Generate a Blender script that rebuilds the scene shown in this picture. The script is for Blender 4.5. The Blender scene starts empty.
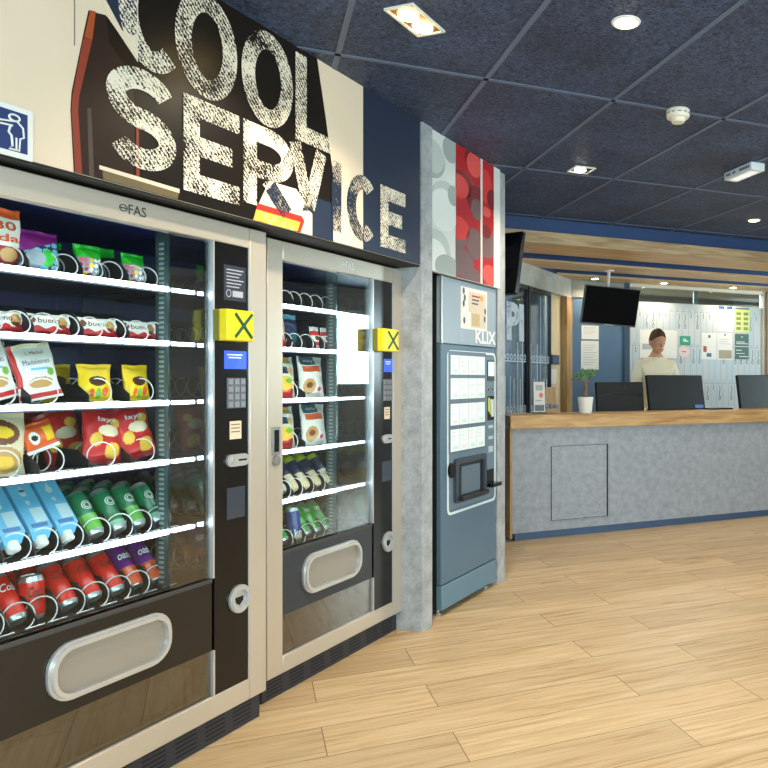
import bpy, bmesh, math, random
from mathutils import Vector, Matrix
random.seed(7)
PI = math.pi
R = math.radians
scene = bpy.context.scene
COL = scene.collection

# ------------------------------------------------------------------ frames
EYE = 1.276
CEIL = 2.572
P0 = (-1.2057, 2.907)                       # service wall: left front edge of the narrow machine
TH = R(19.85)
D = (math.sin(TH), math.cos(TH))            # along the service wall
PN = (D[1], -D[0])                          # out of the wall, into the room
WROT = PI / 2 - TH
CO = (-.514, 5.797)                         # reception counter: front left corner
CROT = R(25.5)
CX = (math.cos(CROT), math.sin(CROT))
CY = (-CX[1], CX[0])
GROT = R(23.6)                              # ceiling grid and floor boards
G2 = (math.cos(GROT), math.sin(GROT))
G1 = (-G2[1], G2[0])

def W(u, n, z=0.0):
    return Vector((P0[0] + u * D[0] + n * PN[0], P0[1] + u * D[1] + n * PN[1], z))
def C(x, y, z=0.0):
    return Vector((CO[0] + x * CX[0] + y * CY[0], CO[1] + x * CX[1] + y * CY[1], z))
def hw(px, py, n):                          # photo point -> (u, z) on a plane of the service wall
    k = (px - 576) / 745
    bx = P0[0] + n * PN[0]; by = P0[1] + n * PN[1]
    u = (by * k - bx) / (D[0] - D[1] * k); Y = by + D[1] * u
    return u, EYE - (py - 379) / 745 * Y
def hc(px, py, y):                          # photo point -> (x, z) on a plane parallel to the counter
    k = (px - 576) / 745
    bx = CO[0] + y * CY[0]; by = CO[1] + y * CY[1]
    x = (by * k - bx) / (CX[0] - CX[1] * k); Y = by + CX[1] * x
    return x, EYE - (py - 379) / 745 * Y
def hz(px, py, z):
    Y = 745 * (EYE - z) / (py - 379)
    return (px - 576) / 745 * Y, Y

# ------------------------------------------------------------------ materials
def lin(c):
    return tuple(((v / 255) / 12.92 if v / 255 <= .04045 else ((v / 255 + .055) / 1.055) ** 2.4) for v in c)
MATS = {}
def mat(name, rgb, rough=.5, metal=0., spec=.5, emit=0., coat=0., noise=0., nscale=8., bump=0., bscale=200.):
    if name in MATS: return MATS[name]
    m = bpy.data.materials.new(name); m.use_nodes = True
    nt = m.node_tree; b = nt.nodes['Principled BSDF']
    c = lin(rgb) + (1,)
    b.inputs['Base Color'].default_value = c
    b.inputs['Roughness'].default_value = rough
    b.inputs['Metallic'].default_value = metal
    b.inputs['Specular IOR Level'].default_value = spec
    b.inputs['Coat Weight'].default_value = coat
    b.inputs['Coat Roughness'].default_value = .08
    if emit:
        b.inputs['Emission Color'].default_value = c
        b.inputs['Emission Strength'].default_value = emit
    tc = nt.nodes.new('ShaderNodeTexCoord')
    if noise:
        n = nt.nodes.new('ShaderNodeTexNoise'); n.inputs['Scale'].default_value = nscale; n.inputs['Detail'].default_value = 6
        nt.links.new(tc.outputs['Object'], n.inputs['Vector'])
        r = nt.nodes.new('ShaderNodeValToRGB')
        r.color_ramp.elements[0].position = .3; r.color_ramp.elements[1].position = .7
        r.color_ramp.elements[0].color = tuple(v * (1 - noise) for v in c[:3]) + (1,)
        r.color_ramp.elements[1].color = tuple(min(1, v * (1 + noise)) for v in c[:3]) + (1,)
        nt.links.new(n.outputs['Fac'], r.inputs['Fac']); nt.links.new(r.outputs['Color'], b.inputs['Base Color'])
    if bump:
        n2 = nt.nodes.new('ShaderNodeTexNoise'); n2.inputs['Scale'].default_value = bscale; n2.inputs['Detail'].default_value = 4
        nt.links.new(tc.outputs['Object'], n2.inputs['Vector'])
        bp = nt.nodes.new('ShaderNodeBump'); bp.inputs['Strength'].default_value = bump; bp.inputs['Distance'].default_value = .004
        nt.links.new(n2.outputs['Fac'], bp.inputs['Height']); nt.links.new(bp.outputs['Normal'], b.inputs['Normal'])
    MATS[name] = m
    return m

def glass(name, tint=(235, 245, 245), refl=.08, rough=.0, fres=True):
    if name in MATS: return MATS[name]
    m = bpy.data.materials.new(name); m.use_nodes = True
    nt = m.node_tree; nt.nodes.remove(nt.nodes['Principled BSDF']); out = nt.nodes['Material Output']
    t = nt.nodes.new('ShaderNodeBsdfTransparent'); t.inputs['Color'].default_value = lin(tint) + (1,)
    g = nt.nodes.new('ShaderNodeBsdfGlossy'); g.inputs['Roughness'].default_value = rough
    g.inputs['Color'].default_value = (1, 1, 1, 1)
    mx = nt.nodes.new('ShaderNodeMixShader')
    if fres:
        lw = nt.nodes.new('ShaderNodeLayerWeight'); lw.inputs['Blend'].default_value = .2
        ma = nt.nodes.new('ShaderNodeMath'); ma.operation = 'MULTIPLY_ADD'
        ma.inputs[1].default_value = .5; ma.inputs[2].default_value = refl
        nt.links.new(lw.outputs['Fresnel'], ma.inputs[0]); nt.links.new(ma.outputs[0], mx.inputs[0])
    else:
        mx.inputs[0].default_value = refl
    nt.links.new(t.outputs[0], mx.inputs[1]); nt.links.new(g.outputs[0], mx.inputs[2])
    nt.links.new(mx.outputs[0], out.inputs['Surface'])
    MATS[name] = m
    return m

def concrete(name, c1, c2, scale=9., rough=.45):
    m = mat(name, c1, rough)
    nt = m.node_tree; b = nt.nodes['Principled BSDF']
    tc = nt.nodes.new('ShaderNodeTexCoord')
    n = nt.nodes.new('ShaderNodeTexNoise'); n.inputs['Scale'].default_value = scale; n.inputs['Detail'].default_value = 9; n.inputs['Roughness'].default_value = .65
    n2 = nt.nodes.new('ShaderNodeTexNoise'); n2.inputs['Scale'].default_value = scale * 9; n2.inputs['Detail'].default_value = 3
    nt.links.new(tc.outputs['Object'], n.inputs['Vector']); nt.links.new(tc.outputs['Object'], n2.inputs['Vector'])
    a = nt.nodes.new('ShaderNodeMath'); a.operation = 'MULTIPLY_ADD'; a.inputs[1].default_value = .35
    nt.links.new(n2.outputs['Fac'], a.inputs[0]); nt.links.new(n.outputs['Fac'], a.inputs[2])
    r = nt.nodes.new('ShaderNodeValToRGB')
    r.color_ramp.elements[0].position = .5; r.color_ramp.elements[1].position = .85
    r.color_ramp.elements[0].color = lin(c2) + (1,); r.color_ramp.elements[1].color = lin(c1) + (1,)
    nt.links.new(a.outputs[0], r.inputs['Fac']); nt.links.new(r.outputs['Color'], b.inputs['Base Color'])
    return m

def wood(name, c1, c2, stretch=(1.2, 14, 14), rot=0., rough=.45):
    m = mat(name, c1, rough)
    nt = m.node_tree; b = nt.nodes['Principled BSDF']
    tc = nt.nodes.new('ShaderNodeTexCoord')
    mp = nt.nodes.new('ShaderNodeMapping'); mp.inputs['Scale'].default_value = stretch
    nt.links.new(tc.outputs['Object'], mp.inputs['Vector'])
    n = nt.nodes.new('ShaderNodeTexNoise'); n.inputs['Scale'].default_value = 2.2; n.inputs['Detail'].default_value = 8; n.inputs['Distortion'].default_value = .6
    nt.links.new(mp.outputs['Vector'], n.inputs['Vector'])
    r = nt.nodes.new('ShaderNodeValToRGB')
    r.color_ramp.elements[0].position = .32; r.color_ramp.elements[1].position = .62
    r.color_ramp.elements[0].color = lin(c2) + (1,); r.color_ramp.elements[1].color = lin(c1) + (1,)
    nt.links.new(n.outputs['Fac'], r.inputs['Fac']); nt.links.new(r.outputs['Color'], b.inputs['Base Color'])
    return m

# ------------------------------------------------------------------ mesh builder
class MB:
    def __init__(s): s.v = []; s.f = []; s.m = []
    def add(s, vs, fs, mi=0):
        o = len(s.v); s.v += [tuple(v) for v in vs]
        for f in fs: s.f.append(tuple(i + o for i in f)); s.m.append(mi)
        return s
    def box(s, x0, x1, y0, y1, z0, z1, mi=0):
        if x0 > x1: x0, x1 = x1, x0
        if y0 > y1: y0, y1 = y1, y0
        if z0 > z1: z0, z1 = z1, z0
        vs = [(x0, y0, z0), (x1, y0, z0), (x1, y1, z0), (x0, y1, z0), (x0, y0, z1), (x1, y0, z1), (x1, y1, z1), (x0, y1, z1)]
        return s.add(vs, [(0, 3, 2, 1), (4, 5, 6, 7), (0, 1, 5, 4), (1, 2, 6, 5), (2, 3, 7, 6), (3, 0, 4, 7)], mi)
    def prism_xz(s, poly, y0, y1, mi=0):    # polygon in x,z (counter-clockwise seen from -y), extruded along y
        n = len(poly)
        vs = [(x, y0, z) for x, z in poly] + [(x, y1, z) for x, z in poly]
        fs = [tuple(range(n)), tuple(range(2 * n - 1, n - 1, -1))]
        fs += [(i, i + n, (i + 1) % n + n, (i + 1) % n) for i in range(n)]
        return s.add(vs, fs, mi)
    def prism_xy(s, poly, z0, z1, mi=0):
        n = len(poly)
        vs = [(x, y, z0) for x, y in poly] + [(x, y, z1) for x, y in poly]
        fs = [tuple(range(n - 1, -1, -1)), tuple(range(n, 2 * n))]
        fs += [(i, (i + 1) % n, (i + 1) % n + n, i + n) for i in range(n)]
        return s.add(vs, fs, mi)
    def ring_xz(s, outer, inner, y0, y1, mi=0):   # flat ring between two same-length loops
        n = len(outer)
        vs = [(x, y0, z) for x, z in outer] + [(x, y0, z) for x, z in inner] + [(x, y1, z) for x, z in outer] + [(x, y1, z) for x, z in inner]
        fs = []
        for i in range(n):
            j = (i + 1) % n
            fs += [(i, j, n + j, n + i), (2 * n + j, 2 * n + i, 3 * n + i, 3 * n + j), (j, i, 2 * n + i, 2 * n + j), (n + i, n + j, 3 * n + j, 3 * n + i)]
        return s.add(vs, fs, mi)
    def lathe(s, prof, cx=0, cy=0, cz=0, seg=20, mats=None, axis='z'):
        o = len(s.v)
        for r, z in prof:
            for i in range(seg):
                a = 2 * PI * i / seg
                p = (r * math.cos(a), r * math.sin(a), z)
                if axis == 'y': p = (p[0], p[2], p[1])
                s.v.append((cx + p[0], cy + p[1], cz + p[2]))
        for k in range(len(prof) - 1):
            for i in range(seg):
                j = (i + 1) % seg
                f = (o + k * seg + i, o + k * seg + j, o + (k + 1) * seg + j, o + (k + 1) * seg + i)
                if axis == 'y': f = f[::-1]
                s.f.append(f); s.m.append(mats[k] if mats else 0)
        a = tuple(o + i for i in range(seg)); b = tuple(o + (len(prof) - 1) * seg + i for i in range(seg))
        s.f += [a[::-1], b] if axis == 'z' else [a, b[::-1]]; s.m += [mats[0] if mats else 0, mats[-1] if mats else 0]
        return s
    def tube(s, pts, r, seg=6, mi=0, closed=False):
        pts = [Vector(p) for p in pts]; n = len(pts); o = len(s.v)
        up = Vector((0, 0, 1)); prevn = None
        for i, p in enumerate(pts):
            a = pts[(i - 1) % n] if (closed or i > 0) else p
            b = pts[(i + 1) % n] if (closed or i < n - 1) else p
            t = (b - a).normalized() if (b - a).length > 1e-9 else Vector((0, 0, 1))
            if prevn is None:
                q = up if abs(t.dot(up)) < .9 else Vector((1, 0, 0))
                nn = (q - t * q.dot(t)).normalized()
            else:
                nn = (prevn - t * prevn.dot(t)).normalized()
            prevn = nn; bb = t.cross(nn)
            rr = r[i] if isinstance(r, (list, tuple)) else r
            for k in range(seg):
                an = 2 * PI * k / seg
                s.v.append(tuple(p + nn * rr * math.cos(an) + bb * rr * math.sin(an)))
        for i in range(n if closed else n - 1):
            i2 = (i + 1) % n
            for k in range(seg):
                k2 = (k + 1) % seg
                s.f.append((o + i * seg + k, o + i * seg + k2, o + i2 * seg + k2, o + i2 * seg + k)); s.m.append(mi)
        if not closed:
            s.f.append(tuple(o + k for k in range(seg))[::-1]); s.m.append(mi)
            s.f.append(tuple(o + (n - 1) * seg + k for k in range(seg))); s.m.append(mi)
        return s
    def ball(s, c, r, seg=14, rings=9, mi=0):
        r = r if isinstance(r, (tuple, list)) else (r, r, r)
        o = len(s.v)
        for i in range(1, rings):
            ph = PI * i / rings
            for k in range(seg):
                a = 2 * PI * k / seg
                s.v.append((c[0] + r[0] * math.sin(ph) * math.cos(a), c[1] + r[1] * math.sin(ph) * math.sin(a), c[2] + r[2] * math.cos(ph)))
        t = len(s.v); s.v += [(c[0], c[1], c[2] + r[2]), (c[0], c[1], c[2] - r[2])]
        for i in range(rings - 2):
            for k in range(seg):
                k2 = (k + 1) % seg
                s.f.append((o + i * seg + k, o + (i + 1) * seg + k, o + (i + 1) * seg + k2, o + i * seg + k2)); s.m.append(mi)
        for k in range(seg):
            k2 = (k + 1) % seg
            s.f.append((t, o + k, o + k2)); s.m.append(mi)
            s.f.append((t + 1, o + (rings - 2) * seg + k2, o + (rings - 2) * seg + k)); s.m.append(mi)
        return s
    def mesh(s, name, mats, smooth=True):
        me = bpy.data.meshes.new(name); me.from_pydata(s.v, [], s.f)
        for m in (mats if isinstance(mats, (list, tuple)) else [mats]): me.materials.append(m)
        me.polygons.foreach_set('material_index', s.m)
        if smooth:
            me.polygons.foreach_set('use_smooth', [True] * len(me.polygons)); me.set_sharp_from_angle(angle=R(35))
        me.update(); me.validate()
        return me
    def build(s, name, mats, parent=None, loc=(0, 0, 0), rot=(0, 0, 0), bevel=0., smooth=True, label=None):
        o = bpy.data.objects.new(name, s.mesh(name, mats, smooth)); COL.objects.link(o)
        o.location = loc; o.rotation_euler = rot
        if parent: o.parent = parent
        if bevel:
            b = o.modifiers.new('bevel', 'BEVEL'); b.width = bevel; b.segments = 2; b.limit_method = 'ANGLE'; b.harden_normals = False
        if label: o['label'] = label
        return o

def tag(o, label, cat, group=None, kind=None):
    o['label'] = label; o['category'] = cat
    if group: o['group'] = group
    if kind: o['kind'] = kind
    return o
def thing(name, label, cat, loc=(0, 0, 0), rz=0., group=None):
    o = bpy.data.objects.new(name, None); COL.objects.link(o); o.empty_display_size = .05
    o.location = loc; o.rotation_euler = (0, 0, rz)
    return tag(o, label, cat, group)
def struct(o): o['kind'] = 'structure'; return o
def copy_thing(o, loc, rot, label, group=None):
    c = o.copy(); COL.objects.link(c); c.location = loc; c.rotation_euler = rot; c['label'] = label
    if group: c['group'] = group
    for ch in list(o.children):
        k = ch.copy(); COL.objects.link(k); k.parent = c
        for g in list(ch.children):
            q = g.copy(); COL.objects.link(q); q.parent = k
    return c

def rrect(x0, x1, z0, z1, r, k=6):
    pts = []
    for cx, cz, a0 in ((x1 - r, z0 + r, -90), (x1 - r, z1 - r, 0), (x0 + r, z1 - r, 90), (x0 + r, z0 + r, 180)):
        for i in range(k + 1):
            a = R(a0 + 90 * i / k); pts.append((cx + r * math.cos(a), cz + r * math.sin(a)))
    return pts
def ell(cx, cz, rx, rz, n=24):
    return [(cx + rx * math.cos(2 * PI * i / n), cz + rz * math.sin(2 * PI * i / n)) for i in range(n)]

TEXT = {}
def text_geo(s, bold=0.):
    key = (s, bold)
    if key not in TEXT:
        cu = bpy.data.curves.new('t', 'FONT'); cu.body = s; cu.size = 1; cu.offset = bold; cu.resolution_u = 3; cu.fill_mode = 'FRONT'
        ob = bpy.data.objects.new('t', cu); COL.objects.link(ob)
        dg = bpy.context.evaluated_depsgraph_get()
        me = bpy.data.meshes.new_from_object(ob.evaluated_get(dg))
        vs = [v.co.copy() for v in me.vertices]; fs = [tuple(p.vertices) for p in me.polygons]
        bpy.data.objects.remove(ob); bpy.data.curves.remove(cu); bpy.data.meshes.remove(me)
        x0 = min(v.x for v in vs); x1 = max(v.x for v in vs); y0 = min(v.y for v in vs); y1 = max(v.y for v in vs)
        TEXT[key] = ([((v.x - x0) / (x1 - x0), (v.y - y0) / (y1 - y0)) for v in vs], fs)
    return TEXT[key]
def text_mb(mb, s, x0, x1, z0, z1, y, mi=0, bold=.0, slant=0., rise=0., wrap=None, conform=None):
    vs, fs = text_geo(s, bold)
    out = []
    for a, b in vs:
        x = x0 + (x1 - x0) * a + slant * b * (z1 - z0); z = z0 + (z1 - z0) * b + rise * a
        if wrap: an = x / wrap; out.append((wrap * math.sin(an), -wrap * math.cos(an), z))
        elif conform: out.append((x, conform(x, z), z))
        else: out.append((x, y, z))
    mb.add(out, fs, mi)

# common materials
M_silver = mat('machine_silver', (206, 196, 181), .34, .55, noise=.03, nscale=3)
M_silver_lt = mat('machine_silver_edge', (206, 206, 206), .3, .6)
M_steel = mat('dull_steel', (160, 160, 158), .4, .8)
M_chrome = mat('chrome', (225, 228, 232), .18, .9)
M_wire = mat('coil_wire', (226, 228, 230), .3, .35)
M_black = mat('gloss_black', (15, 14, 14), .22, 0, .45)
M_brownblack = mat('door_panel_black', (30, 25, 21), .3, 0, .5)
M_tray = mat('tray_dark', (42, 46, 58), .4, .2)
M_inner = mat('interior_navy', (20, 28, 92), .45)
M_innerw = mat('interior_dark_wall', (30, 34, 42), .35)
M_mirror = mat('polished_wall', (205, 215, 222), .06, 1.)
M_rail = mat('rail_green_grey', (78, 96, 98), .4, .4)
M_led = mat('led_strip', (235, 242, 255), .4, emit=16)
M_white = mat('plain_white', (236, 236, 232), .45)
M_paper = mat('paper_white', (240, 238, 232), .6)
M_grey = mat('mid_grey', (150, 152, 152), .5)
M_dgrey = mat('dark_grey', (52, 54, 58), .45)
M_yel = mat('card_reader_yellow', (240, 214, 20), .4)
M_dgreen = mat('dark_green_mark', (16, 84, 60), .45)
M_blue_scr = mat('blue_screen', (52, 84, 214), .3, emit=.8)
M_glass = glass('front_glass', (244, 250, 248), .015)
M_coat = glass('side_pane_glass', (215, 224, 226), .11)
M_low = glass('lower_glass', (190, 190, 184), .16)
M_clear = glass('clear_glass', (225, 236, 236), .05)
M_flap = mat('flap_grey', (158, 152, 142), .3, .3)

# ------------------------------------------------------------------ setting
def box_obj(name, frame, rot, mb, m, bevel=0):
    return struct(mb.build(name, m, None, frame, (0, 0, rot), bevel))
# floor boards
def floor_mat():
    m = mat('oak_floor', (214, 178, 124), .38, 0, .4)
    nt = m.node_tree; b = nt.nodes['Principled BSDF']; L = nt.links
    tc = nt.nodes.new('ShaderNodeTexCoord')
    mp = nt.nodes.new('ShaderNodeMapping'); mp.vector_type = 'POINT'; mp.inputs['Rotation'].default_value = (0, 0, -GROT); mp.inputs['Location'].default_value = (.53, .09, 0)
    L.new(tc.outputs['Object'], mp.inputs['Vector'])
    br = nt.nodes.new('ShaderNodeTexBrick'); br.offset = .36; br.offset_frequency = 2; br.squash = 1
    br.inputs['Scale'].default_value = 1; br.inputs['Brick Width'].default_value = 1.2; br.inputs['Row Height'].default_value = .228
    br.inputs['Mortar Size'].default_value = .0016; br.inputs['Mortar Smooth'].default_value = .3; br.inputs['Bias'].default_value = 0
    br.inputs['Color1'].default_value = (0, 0, 0, 1); br.inputs['Color2'].default_value = (1, 1, 1, 1); br.inputs['Mortar'].default_value = (.5, .5, .5, 1)
    L.new(mp.outputs[0], br.inputs['Vector'])
    # grain runs along each board and shifts from board to board
    off = nt.nodes.new('ShaderNodeVectorMath'); off.operation = 'MULTIPLY_ADD'; off.inputs[1].default_value = (7, 3, 5)
    L.new(br.outputs['Color'], off.inputs[0]); L.new(mp.outputs[0], off.inputs[2])
    sc = nt.nodes.new('ShaderNodeMapping'); sc.inputs['Scale'].default_value = (1.1, 17, 1); L.new(off.outputs[0], sc.inputs['Vector'])
    n = nt.nodes.new('ShaderNodeTexNoise'); n.inputs['Scale'].default_value = 2.0; n.inputs['Detail'].default_value = 9; n.inputs['Roughness'].default_value = .62; n.inputs['Distortion'].default_value = .9
    L.new(sc.outputs[0], n.inputs['Vector'])
    r = nt.nodes.new('ShaderNodeValToRGB')
    e = r.color_ramp.elements; e[0].position = .28; e[1].position = .7
    e[0].color = lin((176, 140, 98)) + (1,); e[1].color = lin((228, 203, 163)) + (1,)
    k = e.new(.46); k.color = lin((211, 180, 136)) + (1,)
    L.new(n.outputs['Fac'], r.inputs['Fac'])
    # board to board tone
    hs = nt.nodes.new('ShaderNodeMapRange'); hs.inputs['To Min'].default_value = .86; hs.inputs['To Max'].default_value = 1.06
    L.new(br.outputs['Color'], hs.inputs['Value'])
    mul = nt.nodes.new('ShaderNodeMix'); mul.data_type = 'RGBA'; mul.blend_type = 'MULTIPLY'; mul.inputs['Factor'].default_value = 1
    L.new(r.outputs['Color'], mul.inputs['A']); L.new(hs.outputs[0], mul.inputs['B'])
    # small knots
    kn = nt.nodes.new('ShaderNodeTexNoise'); kn.inputs['Scale'].default_value = 3.2; kn.inputs['Detail'].default_value = 2; kmap = nt.nodes.new('ShaderNodeMapping'); kmap.inputs['Scale'].default_value = (.8, 2.2, 1)
    L.new(off.outputs[0], kmap.inputs['Vector']); L.new(kmap.outputs[0], kn.inputs['Vector'])
    kr = nt.nodes.new('ShaderNodeMapRange'); kr.inputs['From Min'].default_value = .68; kr.inputs['From Max'].default_value = .8; kr.inputs['To Min'].default_value = 0; kr.inputs['To Max'].default_value = .5
    L.new(kn.outputs['Fac'], kr.inputs['Value'])
    mk = nt.nodes.new('ShaderNodeMix'); mk.data_type = 'RGBA'; mk.inputs['B'].default_value = lin((122, 86, 52)) + (1,)
    L.new(kr.outputs[0], mk.inputs['Factor']); L.new(mul.outputs['Result'], mk.inputs['A'])
    mm = nt.nodes.new('ShaderNodeMix'); mm.data_type = 'RGBA'; mm.inputs['B'].default_value = lin((98, 70, 46)) + (1,)
    L.new(br.outputs['Fac'], mm.inputs['Factor']); L.new(mk.outputs['Result'], mm.inputs['A'])
    L.new(mm.outputs['Result'], b.inputs['Base Color'])
    return m
struct(MB().box(-6.5, 6.2, -4.2, 12.2, -.08, 0).build('floor', floor_mat()))

def ceil_mat():
    m = mat('navy_ceiling', (36, 46, 66), .55, 0, .5)
    nt = m.node_tree; b = nt.nodes['Principled BSDF']; L = nt.links
    tc = nt.nodes.new('ShaderNodeTexCoord')
    n = nt.nodes.new('ShaderNodeTexNoise'); n.inputs['Scale'].default_value = 62; n.inputs['Detail'].default_value = 5; n.inputs['Roughness'].default_value = .7; n.inputs['Distortion'].default_value = 1.2
    n2 = nt.nodes.new('ShaderNodeTexNoise'); n2.inputs['Scale'].default_value = 2.5; n2.inputs['Detail'].default_value = 5
    for q in (n, n2): L.new(tc.outputs['Object'], q.inputs['Vector'])
    r = nt.nodes.new('ShaderNodeValToRGB'); e = r.color_ramp.elements
    e[0].position = .38; e[0].color = lin((4, 14, 38)) + (1,); e[1].position = .66; e[1].color = lin((84, 106, 150)) + (1,)
    L.new(n.outputs['Fac'], r.inputs['Fac'])
    mx = nt.nodes.new('ShaderNodeMix'); mx.data_type = 'RGBA'; mx.blend_type = 'MULTIPLY'; mx.inputs['Factor'].default_value = 1
    r2 = nt.nodes.new('ShaderNodeMapRange'); r2.inputs['From Min'].default_value = .3; r2.inputs['From Max'].default_value = .7; r2.inputs['To Min'].default_value = .6; r2.inputs['To Max'].default_value = 1.15
    L.new(n2.outputs['Fac'], r2.inputs['Value']); L.new(r.outputs['Color'], mx.inputs['A']); L.new(r2.outputs[0], mx.inputs['B'])
    L.new(mx.outputs['Result'], b.inputs['Base Color'])
    bp = nt.nodes.new('ShaderNodeBump'); bp.inputs['Strength'].default_value = .7; bp.inputs['Distance'].default_value = .006
    L.new(n.outputs['Fac'], bp.inputs['Height']); L.new(bp.outputs['Normal'], b.inputs['Normal'])
    return m
struct(MB().box(-6.5, 6.2, -4.2, 12.2, CEIL, CEIL + .08).build('ceiling', ceil_mat()))
# ceiling grid bars
gx, gy = hz(613, 100, CEIL)
M_bar = mat('grid_bar', (92, 106, 132), .5)
mb = MB()
TILE = .612
for i in range(-9, 9):
    mb.box(i * TILE - .011, i * TILE + .011, -6, 4.3 if i < 3 else 3.2, CEIL - .004, CEIL)
for j in range(-5, 4):
    mb.box(-6, 6, j * 2 * TILE - .011, j * 2 * TILE + .011, CEIL - .004, CEIL)
def clip_to_room(): pass
g = struct(mb.build('ceiling_grid', M_bar, None, (gx, gy, 0), (0, 0, GROT)))
g.name = 'trim_1'

M_navy = mat('navy_paint', (30, 46, 82), .45)
M_blue = mat('slate_blue_paint', (84, 116, 146), .5, noise=.04, nscale=3)
M_cream = mat('cream_wall', (232, 212, 186), .5, noise=.03, nscale=4)
M_conc = concrete('grey_concrete_laminate', (184, 187, 191), (143, 147, 151), 13)
M_conc_c = concrete('counter_concrete', (166, 172, 182), (141, 148, 159), 18)
M_conc_l = concrete('pale_concrete', (204, 204, 196), (178, 180, 174), 8)
M_oak = wood('oak_board', (204, 166, 112), (160, 118, 70), (1.2, 12, 12))
M_oak_g = wood('oak_board_grey', (206, 180, 140), (164, 134, 96), (1.2, 12, 14))
M_oakv = wood('oak_upright', (190, 154, 104), (146, 110, 68), (12, 12, 1.2))

# wall behind the machines, in the service wall frame (local x along the wall, y into it)
F0 = W(0, 0)
def wbox(name, u0, u1, n0, n1, z0, z1, m, bevel=0):
    return struct(MB().box(u0, u1, -n1, -n0, z0, z1).build(name, m, None, F0, (0, 0, WROT), bevel))
wbox('wall_left', -4.6, 2.0, -1.0, -.88, 0, CEIL, M_dgrey)
wbox('wall_left_fascia', -4.6, .926, -.0, .113, 1.848, CEIL, M_cream)
wbox('wall_left_soffit_shade', -4.6, .926, -.88, .112, 1.8395, 1.8475, mat('soffit_shade_black', (10, 9, 8), .7))  # strip coloured black to stand in for the shade under the fascia
wbox('wall_service_return', 1.87, 1.93, -1.3, -.62, 0, CEIL, M_conc)
pil = struct(MB().box(.936, 1.035, -.122, .88, 0, CEIL).build('pillar', M_conc, None, F0, (0, 0, WROT), .003))
uL = 1.856; uR = 1.965
pil2 = struct(MB().box(uL, uR, -.095, .8, 0, CEIL).build('pillar', M_conc, None, F0, (0, 0, WROT), .003))
# enclosing walls of the lobby that the picture does not reach
def wall_with_window(name, fixed, a0, a1, axis, wins, thick=.12):
    mb = MB(); s = sorted(wins); prev = a0
    def seg(b0, b1, z0, z1):
        if b1 - b0 < 1e-4 or z1 - z0 < 1e-4: return
        if axis == 'x': mb.box(fixed, fixed + thick, b0, b1, z0, z1)
        else: mb.box(b0, b1, fixed, fixed + thick, z0, z1)
    for (b0, b1, z0, z1) in s:
        seg(prev, b0, 0, CEIL); seg(b0, b1, 0, z0); seg(b0, b1, z1, CEIL); prev = b1
    seg(prev, a1, 0, CEIL)
    return struct(mb.build(name, mat('lobby_wall', (206, 204, 198), .6)))
RW = 5.2
WR = [(7.3, 8.35, 1.16, 2.25)]
WB = [(-3.4, -.4, .35, 2.3), (.2, 3.2, .35, 2.3)]
WR2 = [(-2.6, -.2, .5, 2.3), (.3, 2.7, .5, 2.3)]
wall_with_window('wall_right', RW, -3.0, 12, 'x', WR2 + WR)
wall_with_window('wall_back', -3.12, -6.3, RW, 'y', WB)
struct(MB().box(-6.3, -6.18, -3, 12, 0, CEIL).build('wall_far_left', mat('lobby_wall', (206, 204, 198), .6)))
struct(MB().box(-6.3, RW, 11.9, 12.02, 0, CEIL).build('wall_far', mat('far_room_grey', (150, 152, 150), .6)))
nwin = 0
M_frame = mat('window_frame', (220, 222, 222), .4)
for (lst, ax, fx) in ((WR + WR2, 'x', RW), (WB, 'y', -3.12)):
    for (b0, b1, z0, z1) in lst:
        nwin += 1
        mb = MB(); t = .05
        P = (lambda q0, q1, w0, w1, mb=mb: mb.box(fx + .03, fx + .09, q0, q1, w0, w1)) if ax == 'x' else (lambda q0, q1, w0, w1, mb=mb: mb.box(q0, q1, fx + .03, fx + .09, w0, w1))
        P(b0, b0 + t, z0, z1); P(b1 - t, b1, z0, z1); P(b0, b1, z0, z0 + t); P(b0, b1, z1 - t, z1); 
        wo = struct(mb.build('window_%d' % nwin, M_frame))
        mg = MB()
        if ax == 'x': mg.box(fx + .056, fx + .062, b0 + t, b1 - t, z0 + t, z1 - t)
        else: mg.box(b0 + t, b1 - t, fx + .056, fx + .062, z0 + t, z1 - t)
        pg = mg.build('pane', M_clear, wo); 

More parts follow.
